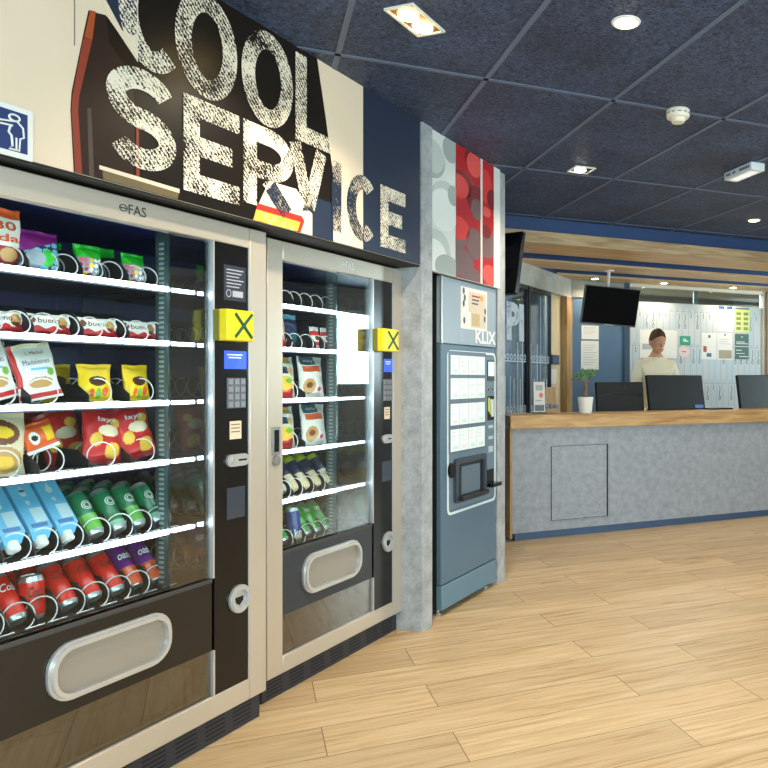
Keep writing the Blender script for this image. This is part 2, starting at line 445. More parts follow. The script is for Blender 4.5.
# ------------------------------------------------------------------ printed banner above the machines
BN = .119
def bq(px, py): return hw(px, py, BN)
M_bdark = mat('banner_dark', (26, 20, 15), .3, 0, .35)
M_bcream = mat('banner_cream', (232, 214, 190), .35)
M_bnavy = mat('banner_navy', (34, 44, 66), .35)
def distress(name, rgb, lo):
    m = mat(name, rgb, .4); nt = m.node_tree; b = nt.nodes['Principled BSDF']; L = nt.links
    tc = nt.nodes.new('ShaderNodeTexCoord')
    n = nt.nodes.new('ShaderNodeTexNoise'); n.inputs['Scale'].default_value = 9; n.inputs['Detail'].default_value = 3
    wv = nt.nodes.new('ShaderNodeTexWave'); wv.inputs['Scale'].default_value = 34; wv.inputs['Distortion'].default_value = 7; wv.inputs['Detail'].default_value = 3; wv.inputs['Detail Scale'].default_value = 4; wv.bands_direction = 'DIAGONAL'
    n3 = nt.nodes.new('ShaderNodeTexNoise'); n3.inputs['Scale'].default_value = 90; n3.inputs['Detail'].default_value = 3
    for q in (n, wv, n3): L.new(tc.outputs['Object'], q.inputs['Vector'])
    a = nt.nodes.new('ShaderNodeMath'); a.operation = 'MULTIPLY_ADD'; a.inputs[1].default_value = .34
    L.new(wv.outputs['Fac'], a.inputs[0]); L.new(n.outputs['Fac'], a.inputs[2])
    a2 = nt.nodes.new('ShaderNodeMath'); a2.operation = 'MULTIPLY_ADD'; a2.inputs[1].default_value = .55
    L.new(n3.outputs['Fac'], a2.inputs[0]); L.new(a.outputs[0], a2.inputs[2])
    g = nt.nodes.new('ShaderNodeMath'); g.operation = 'GREATER_THAN'; g.inputs[1].default_value = lo
    L.new(a2.outputs[0], g.inputs[0]); L.new(g.outputs[0], b.inputs['Alpha'])
    return m
M_lc = distress('letter_cream', (238, 228, 208), .91)
M_ln = distress('letter_navy', (36, 44, 62), .85)
def poly_px(pts): return [bq(x, y) for x, y in pts]
def flat(mb, pts, y, mi=0, back=.0012):
    a = sum(pts[i][0] * pts[(i + 1) % len(pts)][1] - pts[(i + 1) % len(pts)][0] * pts[i][1] for i in range(len(pts)))
    if a < 0: pts = pts[::-1]
    return mb.prism_xz(pts, y, y + back, mi)
Y0 = -.1145
ban = flat(MB(), poly_px([(75.5, 173), (72, 110), (73, 92), (84, 38), (90, 10)]) + [bq(108, 16), bq(139, 60)] + [(bq(139, 0)[0], CEIL - .001), (.925, CEIL - .001), (.925, 1.849), (bq(76, 0)[0], 1.849)], Y0, 0, .0015)
# keep the outline under the ceiling
ban.v = [(x, y, min(z, CEIL - .001)) for x, y, z in ban.v]
banner = ban.build('wall_banner', M_bdark, None, F0, (0, 0, WROT), smooth=False)
tag(banner, 'dark banner with COOL SERVICE in worn cream letters above the vending machines', 'banner')
lefte = lambda pts: poly_px(pts)
def capz(pts, top=CEIL - .002, bot=1.85): return [(x, max(bot, min(top, z))) for x, z in pts]
mb = flat(MB(), [(bq(318, 0)[0], CEIL - .002), (.456, CEIL - .002), (.456, 1.85), (bq(334, 0)[0], 1.85), bq(334, 175), bq(327, 120)], Y0 - .001)
mb.build('cream_panel', M_bcream, banner, smooth=False)
MB().box(.456, .9245, Y0 - .0012, Y0, 1.85, CEIL - .002).build('navy_panel', M_bnavy, banner, smooth=False)
flat(MB(), capz(poly_px([(313, 196), (334, 204), (334, 250), (313, 238)])), Y0 - .0012).build('navy_block', M_bnavy, banner, smooth=False)
# checker of cream and navy behind the first letter
mb = MB()
flat(mb, capz(poly_px([(100, -8), (139, -20), (139, 62), (110, 18)])), Y0 - .0006, 0)
flat(mb, capz(poly_px([(106, -2), (139, -14), (137, 36), (123, 30)])), Y0 - .0012, 1)
mb.build('check_print', [M_bcream, M_bnavy], banner, smooth=False)
# the dark glass bottle print
mb = MB()
flat(mb, capz(poly_px([(77, 174), (73, 110), (74, 94), (85, 40), (91, 11), (107, 15), (110, 42), (132, 75), (136, 110), (134, 200), (90, 190)])), Y0 - .001, 0)
flat(mb, capz(poly_px([(76, 174), (72.4, 110), (73.5, 94), (84.4, 38), (93, 40), (80, 96), (79, 110), (83, 178)])), Y0 - .0014, 1)
flat(mb, capz(poly_px([(85, 37), (91, 10), (96.5, 11.5), (93, 40)])), Y0 - .0018, 2)
flat(mb, capz(poly_px([(90, 178), (88, 108), (92, 108), (95, 180)])), Y0 - .0014, 3)
flat(mb, capz(poly_px([(137, 196), (137, 122), (139.5, 123), (140.5, 198)])), Y0 - .0014, 1)
mb.build('bottle_print', [mat('bottle_brown', (44, 27, 20), .3), mat('bottle_red_edge', (146, 62, 44), .3), mat('bottle_neck_orange', (168, 78, 40), .3), mat('bottle_grey_band', (86, 70, 66), .3)], banner, smooth=False)
mb = MB()
flat(mb, capz(poly_px([(103, 168), (180, 191), (178, 215), (104, 190)])), Y0 - .002, 0)
flat(mb, capz(poly_px([(100, 165), (180, 189), (180, 193), (100, 169)])), Y0 - .0026, 1)
mb.build('box_print', [mat('box_olive', (108, 92, 62), .4), M_bcream], banner, smooth=False)
# the crisp packet print
mb = MB()
flat(mb, capz(poly_px([(259, 205), (270, 181), (297, 189), (313, 214), (313, 240), (300, 236)])), Y0 - .0012, 0)
flat(mb, capz(poly_px([(257, 209), (302, 221), (299, 238), (254, 226)])), Y0 - .0018, 1)
flat(mb, capz(poly_px([(258, 203), (302, 216), (305, 221), (301, 236), (298, 234), (301, 222), (257, 209)])), Y0 - .0024, 2)
for (x, y) in ((266, 216), (275, 219), (284, 224), (292, 228), (271, 223), (281, 229)):
    cu, cz = bq(x, y); flat(mb, capz(ell(cu, cz, .013, .012, 9)), Y0 - .0024, 3)
mb.build('crisp_packet_print', [M_bcream, mat('crisp_yellow', (228, 178, 70), .4), mat('crisp_red', (186, 44, 34), .4), mat('crisp_pale', (240, 208, 120), .4)], banner, smooth=False)
# letters as broad brush strokes
def arc(cx, cz, rx, rz, a0, a1, n=40): return [(cx + rx * math.cos(R(a0 + (a1 - a0) * i / n)), cz + rz * math.sin(R(a0 + (a1 - a0) * i / n))) for i in range(n + 1)]
def glyph(ch, w, h, t):
    x0, x1, z0, z1 = t / 2, w - t / 2, t / 2, h - t / 2; cx, cz = w / 2, h / 2
    if ch == 'O': return [arc(cx, cz, w / 2 - t / 2, h / 2 - t / 2, 0, 360, 60)]
    if ch == 'C': return [arc(cx + .04 * w, cz, w / 2 - t / 2, h / 2 - t / 2, 48, 312, 50)]
    if ch == 'S':
        q = (h - t) / 4
        return [arc(cx, h - t / 2 - q, w / 2 - t / 2, q, 25, 270, 34) + arc(cx, t / 2 + q, w / 2 - t / 2, q, 90, -155, 34)]
    if ch == 'L': return [[(x0, h), (x0, 0)], [(t, z0), (w, z0)], ]
    if ch == 'E': return [[(x0, h), (x0, 0)], [(t, z0), (w, z0)], [(t, cz), (w * .86, cz)], [(t, z1), (w, z1)]]
    if ch == 'R':
        q = (h * .54 - t / 2) / 2
        return [[(x0, h), (x0, 0)], [(t, z1), (w * .5, z1)] + arc(w * .5, z1 - q, w * .5 - t / 2, q, 90, -90, 24) + [(t, z1 - 2 * q)], [(w * .45, z1 - 2 * q - t / 2), (w - t * .5, 0)]]
    if ch == 'V': return [[(t * .5, h), (cx, t * .4)], [(cx, t * .4), (w - t * .5, h)]]
    if ch == 'I': return [[(cx, h), (cx, 0)]]
def dense(pl, step=.012):
    out = [pl[0]]
    for a, b in zip(pl, pl[1:]):
        n = max(1, int(math.dist(a, b) / step))
        out += [(a[0] + (b[0] - a[0]) * i / n, a[1] + (b[1] - a[1]) * i / n) for i in range(1, n + 1)]
    return out
pu = {k: bq(k, 0)[0] for k in (300, 334, 345, 313)}
PACK = poly_px([(259, 205), (270, 181), (297, 189), (313, 214), (313, 240), (300, 236)])
def on_cream(u, z):
    if pu[334] < u < .456: return True
    if pu[345] < u < .456: return True
    q = PACK; c_ = False
    for i in range(len(q)):
        (xa, za), (xb, zb) = q[i], q[i - 1]
        if (za > z) != (zb > z) and u < (xb - xa) * (z - za) / (zb - za) + xa: c_ = not c_
    return c_
def letter(ch, u0, u1, z0, z1, t, k):
    mb = MB(); y = Y0 - .003 - .0001 * k
    for pl in glyph(ch, u1 - u0, z1 - z0, t):
        pts = dense(pl); n = len(pts); Lp = []; closed = math.dist(pts[0], pts[-1]) < 1e-6
        for i, p in enumerate(pts):
            a = pts[i - 1] if i else (pts[-2] if closed else p); b = pts[i + 1] if i < n - 1 else (pts[1] if closed else p)
            dx, dz = b[0] - a[0], b[1] - a[1]; l = math.hypot(dx, dz) or 1
            nx, nz = -dz / l * t / 2, dx / l * t / 2
            Lp.append(((u0 + p[0] + nx, z0 + p[1] + nz), (u0 + p[0] - nx, z0 + p[1] - nz)))
        for (a, b), (c, d) in zip(Lp, Lp[1:]):
            m_ = ((a[0] + b[0]) / 2, (c[0] + d[0]) / 2)
            mid = ((a[0] + b[0]) / 2, (a[1] + b[1]) / 2)
            mb.add([(a[0], y, a[1]), (b[0], y, b[1]), (d[0], y, d[1]), (c[0], y, c[1])], [(0, 1, 2, 3)], 1 if (on_cream(*mid) or ch == 'I') else 0)
    mb.build('letter', [M_lc, M_ln], banner, smooth=False)
T = .064
for k, (ch, u0, u1, z0, z1) in enumerate([('C', -.735, -.50, 2.222, 2.56), ('O', -.53, -.272, 2.212, 2.562), ('O', -.252, .008, 2.208, 2.556), ('L', .023, .235, 2.208, 2.548),
        ('S', -.765, -.525, 1.912, 2.215), ('E', -.497, -.262, 1.886, 2.2), ('R', -.243, .01, 1.905, 2.2), ('V', -.012, .207, 1.92, 2.195), ('I', .232, .31, 1.895, 2.186), ('C', .33, .556, 1.884, 2.176), ('E', .584, .79, 1.884, 2.17)]):
    letter(ch, u0, u1, z0, z1, T, k % 3)

# blue information sign on the cream fascia
u1, _ = hw(32, 0, .115); zt = hw(32, 112, .115)[1]; zb = hw(32, 162, .115)[1]
u0 = u1 - .235
sg = MB(); sg.box(u0, u1, -.1185, -.1135, zb, zt, 0)
sign = sg.build('information_sign', [M_white], None, F0, (0, 0, WROT)); tag(sign, 'square blue and white pictogram sign on the cream wall, left of the banner', 'sign')
e = .014
MB().box(u0 + e, u1 - e, -.1193, -.1185, zb + e, zt - e).build('blue_panel', mat('sign_blue', (28, 52, 110), .4), sign)
mb = MB(); h = zt - zb
def stroke(pts, r=.0028): mb.tube([(u0 + x * .235, -.1196, zb + z * h) for x, z in pts], r, 5)
hd = [(.80 + .055 * math.cos(a * PI / 8), .76 + .062 * math.sin(a * PI / 8)) for a in range(17)]; stroke(hd)
stroke([(.79, .69), (.66, .65), (.55, .68)]); stroke([(.78, .60), (.64, .58), (.55, .62)])
stroke([(.83, .70), (.89, .60), (.90, .42), (.86, .38), (.85, .14), (.74, .14), (.78, .20), (.77, .40), (.74, .46), (.76, .60)])
stroke([(.82, .38), (.82, .16)])
stroke([(.12, .92), (.58, .88), (.58, .26), (.12, .22), (.12, .92)]); stroke([(.18, .84), (.36, .83), (.36, .46), (.18, .46), (.18, .84)]); stroke([(.18, .38), (.46, .39), (.46, .30), (.18, .29), (.18, .38)])
for zz in (.80, .70, .60, .50): stroke([(.44, zz), (.50, zz), (.50, zz - .05), (.44, zz - .05), (.44, zz)], .002)
mb.build('pictogram', M_white, sign)
# hairline joint of the fascia boards
us = hw(74.5, 60, .1132)[0]
wbox('trim_10', us - .0015, us + .0015, .113, .1136, 2.2, CEIL - .001, mat('joint_grey', (120, 112, 100), .6))

# ------------------------------------------------------------------ vending machines
COILS = {}
def coil_mesh(r, turns, length, wire=.0021):
    k = (r, turns, length)
    if k not in COILS:
        n = 18 * turns
        pts = [(r * math.cos(2 * PI * i / 18 - PI / 2), length * i / n, r + wire + r * math.sin(2 * PI * i / 18 - PI / 2)) for i in range(n + 1)]
        pts = [(r * 1.5, 0.0, wire)] + pts
        COILS[k] = MB().tube(pts, wire, 5).mesh('coil', M_wire)
    return COILS[k]
def vending(u0, n0, WD, label, S):
    root = thing('vending_machine', label, 'vending machine', W(u0, n0), WROT, 'glass front vending machines')
    xg0, xp0, xp1, xc0, xc1 = S['x']          # glass start, pane start, pane end, panel start, panel end
    zk, zl0, zl1, zu0, zu1, H = S['z']
    # cabinet shell
    c = MB(); dp = .8
    c.box(0, .03, .045, dp, zk, H); c.box(WD - .03, WD, .045, dp, zk, H); c.box(.03, WD - .03, .045, dp, H - .03, H)
    c.box(.03, WD - .03, dp - .03, dp, zk, H); c.box(.03, WD - .03, .045, dp - .03, zk, zk + .03)
    c.build('cabinet', mat('cabinet_shell', (58, 58, 60), .45), root)
    # inside
    l = MB(); l.box(.035, xp1 + .006, .64, .66, zl1, H - .035); l.box(.035, .06, .06, .64, zl1, H - .035); l.box(.06, xp1 + .006, .06, .64, H - .05, H - .035)
    l.build('interior_liner', M_inner, root)
    MB().box(xp1 + .007, xp1 + .02, .05, .66, zl1, H - .035).build('side_wall', M_mirror, root, label='polished inner side wall')
    f2 = MB(); f2.box(.035, xc0, .06, .6, zk + .031, zk + .06, 0); f2.box(.035, xp1, .5, .52, zk + .06, zl1, 0); f2.box(.06, xp1, .10, .40, zk + .06, zk + .16, 1); f2.build('delivery_bin', [mat('bin_brown', (120, 104, 84), .5), mat('bin_box', (150, 142, 128), .5)], root)
    # door
    fr = MB(); t = .045
    fr.box(0, xg0, 0, t, zk, H); fr.box(xc1, WD, 0, t, zk, H); fr.box(xg0, xc1, 0, t, zu1, H); fr.box(xg0, xc1, 0, t, zk, zl0)
    fr.build('door_frame', M_silver, root, bevel=.004)
    e = MB(); e.box(xc1 - .006, xc1, -.001, .02, zl0, zu1); e.box(xp1, xp1 + .007, .0, .02, zu0, zu1); e.box(xp1 + .002, xp1 + .009, .0, .02, zl0, zl1)
    e.build('edge_trim', M_silver_lt, root)
    MB().box(xg0, xp0, .012, .018, zu0, zu1).build('glass_pane', M_glass, root)
    MB().box(xp0, xp1, .012, .018, zu0, zu1).build('side_glass_pane', M_coat, root)
    MB().box(xg0, xp1, .012, .018, zl0, zl1).build('lower_glass_pane', M_low, root)
    MB().box(xg0, xp1, .006, .04, zl1, zu0).build('door_panel', M_brownblack if S['brown'] else mat('door_panel_slate', (44, 50, 58), .3), root)
    MB().box(xg0, xp1, .003, .03, zu0 - .014, zu0).build('glass_sill', mat('sill_grey', (76, 76, 78), .35, .4), root)
    # pick-up flap
    a0, a1, b0, b1 = S['flap']; rim = MB()
    o_ = rrect(a0, a1, b0, b1, .07); m_ = rrect(a0 + .008, a1 - .008, b0 + .008, b1 - .008, .063); i_ = rrect(a0 + .02, a1 - .02, b0 + .02, b1 - .02, .052)
    rim.ring_xz(o_, i_, -.004, .006); rim.ring_xz(m_, i_, -.014, -.004)
    fl = MB().prism_xz(rrect(a0 + .018, a1 - .018, b0 + .018, b1 - .018, .054), .0025, .0055).build('pickup_flap', M_flap, root, smooth=False)
    rim.build('flap_rim', M_silver_lt, fl)
    # control column
    cp = MB().box(xp1 + .008, xc1 - .006, .002, .04, zl0, zu1).build('control_panel', M_black, root)
    def at(pl, pr, pt, pb):
        ua, _ = hw(pl, 0, n0); ub, _ = hw(pr, 0, n0); pm = (pl + pr) / 2
        return ua - u0, ub - u0, hw(pm, pb, n0)[1], hw(pm, pt, n0)[1]
    I = S['items']
    if 'notice' in I:
        x0, x1, z0, z1 = at(*I['notice']); q = MB().box(x0, x1, .0008, .002, z0, z1, 0)
        for k in range(6): q.box(x0 + .012, x1 - .012 - .01 * (k % 3), .0002, .0009, z1 - .018 - .012 * k, z1 - .014 - .012 * k, 1)
        q.ring_xz(ell(x0 + .022, z0 + .025, .012, .014, 16), ell(x0 + .022, z0 + .025, .009, .011, 16), .0002, .001, 1); q.box(x0 + .04, x1 - .014, .0002, .001, z0 + .014, z0 + .036, 1)
        q.build('notice_label', [mat('notice_dark', (40, 44, 60), .4), mat('notice_print', (170, 172, 184), .5)], cp)
    pl_, pr_, pt_, pb_ = I['reader']; x0 = hw(pl_, 0, n0 + .062)[0] - u0; x1 = hw(pr_, 0, n0 + .062)[0] - u0; pm = (pl_ + pr_) / 2; z1 = hw(pm, pt_, n0 + .062)[1]; z0 = hw(pm, pb_, n0 + .062)[1]
    rd = MB().box(x0, x1, -.062, .0, z0, z1, 0).box(x0 - .002, x0 + .012, -.03, 0, z0, z1, 1).build('card_reader', [M_yel, mat('reader_side_shade', (120, 116, 10), .5)], cp, bevel=.004)  # side strip in darkened yellow, its shade put into the colour
    mk = MB(); w_, h_ = x1 - x0, z1 - z0
    for (p, q) in (((.3, .12), (.92, .88)), ((.3, .88), (.92, .12))):
        mk.tube([(x0 + w_ * p[0], -.0615, z0 + h_ * p[1]), (x0 + w_ * q[0], -.0615, z0 + h_ * q[1])],   .006, 6)
    mk.build('cross_mark', M_dgreen, rd)
    x0, x1, z0, z1 = at(*I['screen']); q = MB().box(x0, x1, .0, .003, z0, z1, 0); q.box(x0 + .012, x1 - .02, -.0006, .0005, z1 - .016, z1 - .012, 1); q.box(x0 + .018, x1 - .026, -.0006, .0005, z1 - .026, z1 - .022, 1)
    q.build('display', [M_blue_scr, mat('screen_text', (190, 205, 250), .4, emit=.8)], cp)
    x0, x1, z0, z1 = at(*I['keypad']); q = MB().box(x0, x1, -.001, .003, z0, z1, 0); kw = (x1 - x0) / 3; kh = (z1 - z0) / 4
    for a in range(3):
        for b in range(4): q.box(x0 + kw * (a + .14), x0 + kw * (a + .86), -.004, 0, z0 + kh * (b + .16), z0 + kh * (b + .84), 1)
    q.build('keypad', [mat('keypad_plate', (112, 116, 124), .4, .4), mat('keypad_keys', (150, 153, 160), .4, .5)], cp)
    x0, x1, z0, z1 = at(*I['label']); q = MB().box(x0, x1, .0005, .003, z0, z1, 0)
    for k in range(3): q.box(x0 + .006, x1 - .008, -.0002, .0006, z1 - .014 - .013 * k, z1 - .010 - .013 * k, 1)
    q.build('price_label', [mat('label_beige', (224, 206, 178), .6), mat('label_print', (120, 104, 88), .6)], cp)
    x0, x1, z0, z1 = at(*I['coin']); q = MB().prism_xz(rrect(x0, x1, z0, z1, (z1 - z0) * .48), -.008, .003, 0)
    q.box(x0 + (x1 - x0) * .5, x1 - .012, -.0086, -.006, (z0 + z1) / 2 - .003, (z0 + z1) / 2 + .003, 1); q.ring_xz(ell(x0 + (x1 - x0) * .26, (z0 + z1) / 2, .009, .009, 14), ell(x0 + (x1 - x0) * .26, (z0 + z1) / 2, .006, .006, 14), -.011, -.007, 0)
    q.build('coin_slot', [M_silver_lt, M_black], cp)
    x0, x1, z0, z1 = at(*I['plate']); MB().box(x0, x1, .0, .003, z0, z1).build('banknote_plate', mat('plate_glass', (70, 78, 92), .12, .3), cp)
    x0, x1, z0, z1 = at(*I['cup']); cxx, czz = (x0 + x1) / 2, (z0 + z1) / 2; rr = (z1 - z0) / 2; rx = rr * .95
    q = MB(); q.ring_xz(ell(cxx, czz, rx, rr, 32), ell(cxx, czz, rx * .62, rr * .62, 32), -.008, .003, 0); q.ring_xz(ell(cxx, czz, rx * .9, rr * .9, 32), ell(cxx, czz, rx * .66, rr * .66, 32), -.012, -.006, 0)
    q.prism_xz(ell(cxx, czz, rx * .63, rr * .63, 32), .0, .0028, 0)
    q.prism_xz([(cxx - rx * .4, czz + rr * .12), (cxx - rx * .3, czz - rr * .28), (cxx, czz - rr * .48), (cxx + rx * .38, czz - rr * .2), (cxx + rx * .42, czz + rr * .12)], -.0012, .0005, 1)
    q.build('coin_return', [mat('return_silver', (196, 198, 198), .35, .5), M_black], cp)
    # ventilated plinth
    kk = MB().box(.004, WD - .004, .03, .09, 0, zk, 0); n = int((WD - .06) / .118); g = (WD - .04) / n
    for a in range(n):
        for b in range(5): kk.box(.03 + a * g, .03 + a * g + .086, .0292, .031, zk * .16 + b * zk * .155, zk * .16 + b * zk * .155 + zk * .065, 1)
    kk.box(.06, WD - .06, .09, dp - .05, .0, zk)
    kk.build('plinth_grille', [mat('plinth_black', (42, 44, 52), .4), mat('plinth_slot', (8, 8, 10), .6)], root)
    # logo on the head rail
    lx0, lx1, lz0, lz1 = at(*I['logo']); lg = MB()
    text_mb(lg, 'FAS', lx0 + (lx1 - lx0) * .34, lx1, lz0, lz1, -.0012, bold=.01)
    lg.ring_xz(ell(lx0 + .014, (lz0 + lz1) / 2, .014, .011, 16), ell(lx0 + .014, (lz0 + lz1) / 2, .011, .008, 16), -.0014, .001); lg.box(lx0 + .002, lx0 + .026, -.0014, .001, (lz0 + lz1) / 2 - .002, (lz0 + lz1) / 2 + .002)
    lg.build('logo_lettering', mat('logo_grey', (72, 68, 66), .5) if S['brown'] else mat('logo_pale', (238, 238, 236), .4), root, smooth=False)
    # shelves
    yf = S['yf']; xs0 = .064; xs1 = S['xdiv']; shelves = []
    for k, z in enumerate(S['shelves']):
        last = k == len(S['shelves']) - 1
        sh = MB(); sh.box(xs0, xs1, yf + .003, .6, z - .006, z + .006, 0); sh.box(xs0, xs1, yf, yf + .004, z - (.026 if last else .015), z + .006, 0)
        if not last: sh.box(xs1 + .012, xp1, yf + .003, .5, z - .006, z + .004, 0)
        so = sh.build('shelf', [M_tray], root); shelves.append(so)
        if not last:
            ls = MB().box(xs0, xs1, yf - .010, yf, z - .009, z + .006, 0); ls.box(xs1 + .02, xp1 - .004, yf - .010, yf + .002, z - .008, z + .004, 0)
            ls.build('light_strip', M_led, so)
        lanes = S['lanes'][k]
        for (x, r, tn) in lanes:
            co = bpy.data.objects.new('coil', coil_mesh(r, tn, .34)); COL.objects.link(co); co.parent = so; co.location = (x, yf + .012, z + .006)
        edges = S['div'][k]
        for x in edges:
            hh = .085 if k not in (2, 3) else .06
            dv = MB().add([(x - .001, yf + .012, z + .006), (x - .001, .52, z + .006), (x - .001, .52, z + hh + .03), (x - .001, yf + .06, z + hh), (x - .001, yf + .012, z + .03),
                           (x + .001, yf + .012, z + .006), (x + .001, .52, z + .006), (x + .001, .52, z + hh + .03), (x + .001, yf + .06, z + hh), (x + .001, yf + .012, z + .03)],
                          [(0, 1, 2, 3, 4), (9, 8, 7, 6, 5), (0, 5, 6, 1), (1, 6, 7, 2), (2, 7, 8, 3), (3, 8, 9, 4), (4, 9, 5, 0)])
            dv.build('lane_divider', mat('divider_black', (30, 32, 38), .35), so, smooth=False)
        for x in S['tags'].get(k, []):
            MB().box(x - .022, x + .022, yf + .0, yf + .03, z + .007, z + .009).build('price_tag', mat('tag_grey', (128, 136, 138), .5), so)
    # slotted upright between the lanes and the side bay
    up = MB().box(xs1, xs1 + .010, yf - .004, yf + .05, S['shelves'][-1], H - .06, 0)
    for i in range(70):
        z = S['shelves'][-1] + .02 + i * .0165
        if z < H - .1: up.box(xs1 - .0006, xs1, yf + .012, yf + .034, z, z + .008, 1)
    up.build('slotted_upright', [M_rail, mat('rail_slot', (150, 172, 168), .5)], root)
    # loose cables along the back
    wr = MB()
    rnd = random.Random(S['seed'])
    for k in range(7):
        x = xs1 * (.35 + .1 * k); z = S['shelves'][1] + rnd.uniform(-.1, .25); pts = []
        for i in range(7): pts.append((x, .62 + rnd.uniform(-.012, .005), z)); x += rnd.uniform(-.06, .05); z += rnd.uniform(-.02, .075)
        pts = [(min(max(a, .08), xs1), b, min(c, H - .08)) for a, b, c in pts]
        wr.tube(pts, .0016, 4)
    wr.build('cables', mat('cable_mauve', (120, 88, 116), .5), root)
    return root, shelves

def lane_x(px, u0, n=-.06): return hw(px, 300, n)[0] - u0
U1 = -1.35; N1 = .066; W1 = 1.275; YF1 = .088
Z1 = [1.579, 1.397, 1.198, .999, .765, .568]
lx = lambda p, n=-.055: hw(p, 300, n)[0] - U1
cans5 = [lx(p) for p in (-20, 16, 44, 70, 98, 121, 140.5, 160)]
cans6 = [lx(p) for p in (-12, 20, 43, 71.6, 96, 119, 138, 158)]
mid = lambda l: [(a + b) / 2 for a, b in zip(l, l[1:])]
row1 = [lx(p) for p in (10, 46, 66, 92, 112, 136, 148)]
S1 = dict(x=(.085, .858, 1.022, 1.039, 1.19), z=(.1, .178, .335, .586, 1.755, 1.83), brown=True, flap=(.452, .851, .371, .536), yf=YF1, shelves=Z1, xdiv=.912, seed=3,
          lanes=[[(x, .03, 6) for x in row1], [(lx(p), .031, 6) for p in (-12, 17, 45, 67, 91, 115, 138, 155)], [(lx(p), .036, 6) for p in (0, 44, 99, 142)], [(lx(p), .036, 6) for p in (4, 50, 103, 143)],
                 [(x, .036, 6) for x in cans5], [(x, .036, 6) for x in cans6]],
          div=[[lx(p) for p in (24, 78, 101, 124)], [lx(p) for p in (29, 79, 125)], [lx(p) for p in (26, 84, 125)], [lx(p) for p in (34, 84, 126)], mid(cans5), mid(cans6)],
          tags={2: [lx(p) for p in (12, 66, 92)], 3: [lx(p) for p in (20, 40, 76, 92, 120, 134)]},
          items=dict(notice=(224, 246, 266, 301), reader=(227, 254, 310, 341), screen=(224.5, 246.5, 351, 369), keypad=(227, 245.5, 378, 408), label=(230, 241.5, 421, 439), coin=(226, 247.5, 454, 466), plate=(227, 245, 487, 518), cup=(228, 250, 584.5, 612.5), logo=(119, 146, 205, 215)))
vm1, sh1 = vending(U1, N1, W1, 'wide vending machine nearest the camera, full of snacks, cans and cartons, yellow card reader', S1)
U2 = 0.; N2 = 0.; W2 = .951; YF2 = .1
Z2 = [1.585, 1.403, 1.186, .97, .763, .55]
mx = lambda p, n=-.13: hw(p, 300, n)[0]
c25 = [mx(p) for p in (284, 296, 307.5, 319, 330)]
c26 = [mx(p) for p in (286, 299, 309, 318.5, 328)]
S2 = dict(x=(.088, .447, .694, .70, .862), z=(.095, .165, .325, .586, 1.754, 1.83), brown=False, flap=(.205, .60, .369, .539), yf=YF2, shelves=Z2, xdiv=.541, seed=9,
          lanes=[[(mx(p), .032, 6) for p in (287, 295.5, 306.5, 317, 328)], [(mx(p), .032, 6) for p in (286, 296, 307.5, 319, 329.5)], [(mx(p), .036, 6) for p in (291, 316)], [(mx(p), .036, 6) for p in (291, 319)], [(x, .036, 6) for x in c25], [(x, .036, 6) for x in c26]],
          div=[[mx(p) for p in (290, 301, 312, 322.5)], [mx(p) for p in (291, 302, 313, 324)], [mx(302)], [mx(302)], mid(c25), mid(c26)],
          tags={3: [mx(p) for p in (291, 300)]},
          items=dict(reader=(383.5, 399, 329, 351.5), screen=(384, 393, 359, 372), keypad=(383, 391.5, 379, 401), label=(384.5, 390, 407, 419), coin=(382, 391.5, 434.5, 443), plate=(382, 391, 461, 481), cup=(381, 395, 531.5, 551.5), logo=(341, 354, 262, 269)))
vm2, sh2 = vending(U2, N2, W2, 'narrow vending machine beside the grey pillar, its side pane mirroring a bright window', S2)
# lock and handle recess on the left stile of the narrow machine
def at2(pl, pr, pt, pb):
    pm = (pl + pr) / 2; return hw(pl, 0, 0)[0], hw(pr, 0, 0)[0], hw(pm, pb, 0)[1], hw(pm, pt, 0)[1]
x0, x1, z0, z1 = at2(271.5, 279.5, 427, 455)
q = MB().box(x0, x1, -.005, .004, z0, z1, 0); q.box(x0 + .01, x1 - .008, -.0058, -.004, z0 + .012, z1 - .012, 1); q.build('door_handle', [M_steel, M_black], vm2, bevel=.001)
x0, x1, z0, z1 = at2(272, 279.5, 455.5, 466); cc = ((x0 + x1) / 2, (z0 + z1) / 2)
q = MB().prism_xz(ell(cc[0], cc[1], .02, .021, 20), -.008, .004, 0); q.prism_xz(ell(cc[0], cc[1], .01, .011, 16), -.011, -.007, 1); q.build('door_lock', [M_steel, M_chrome], vm2)

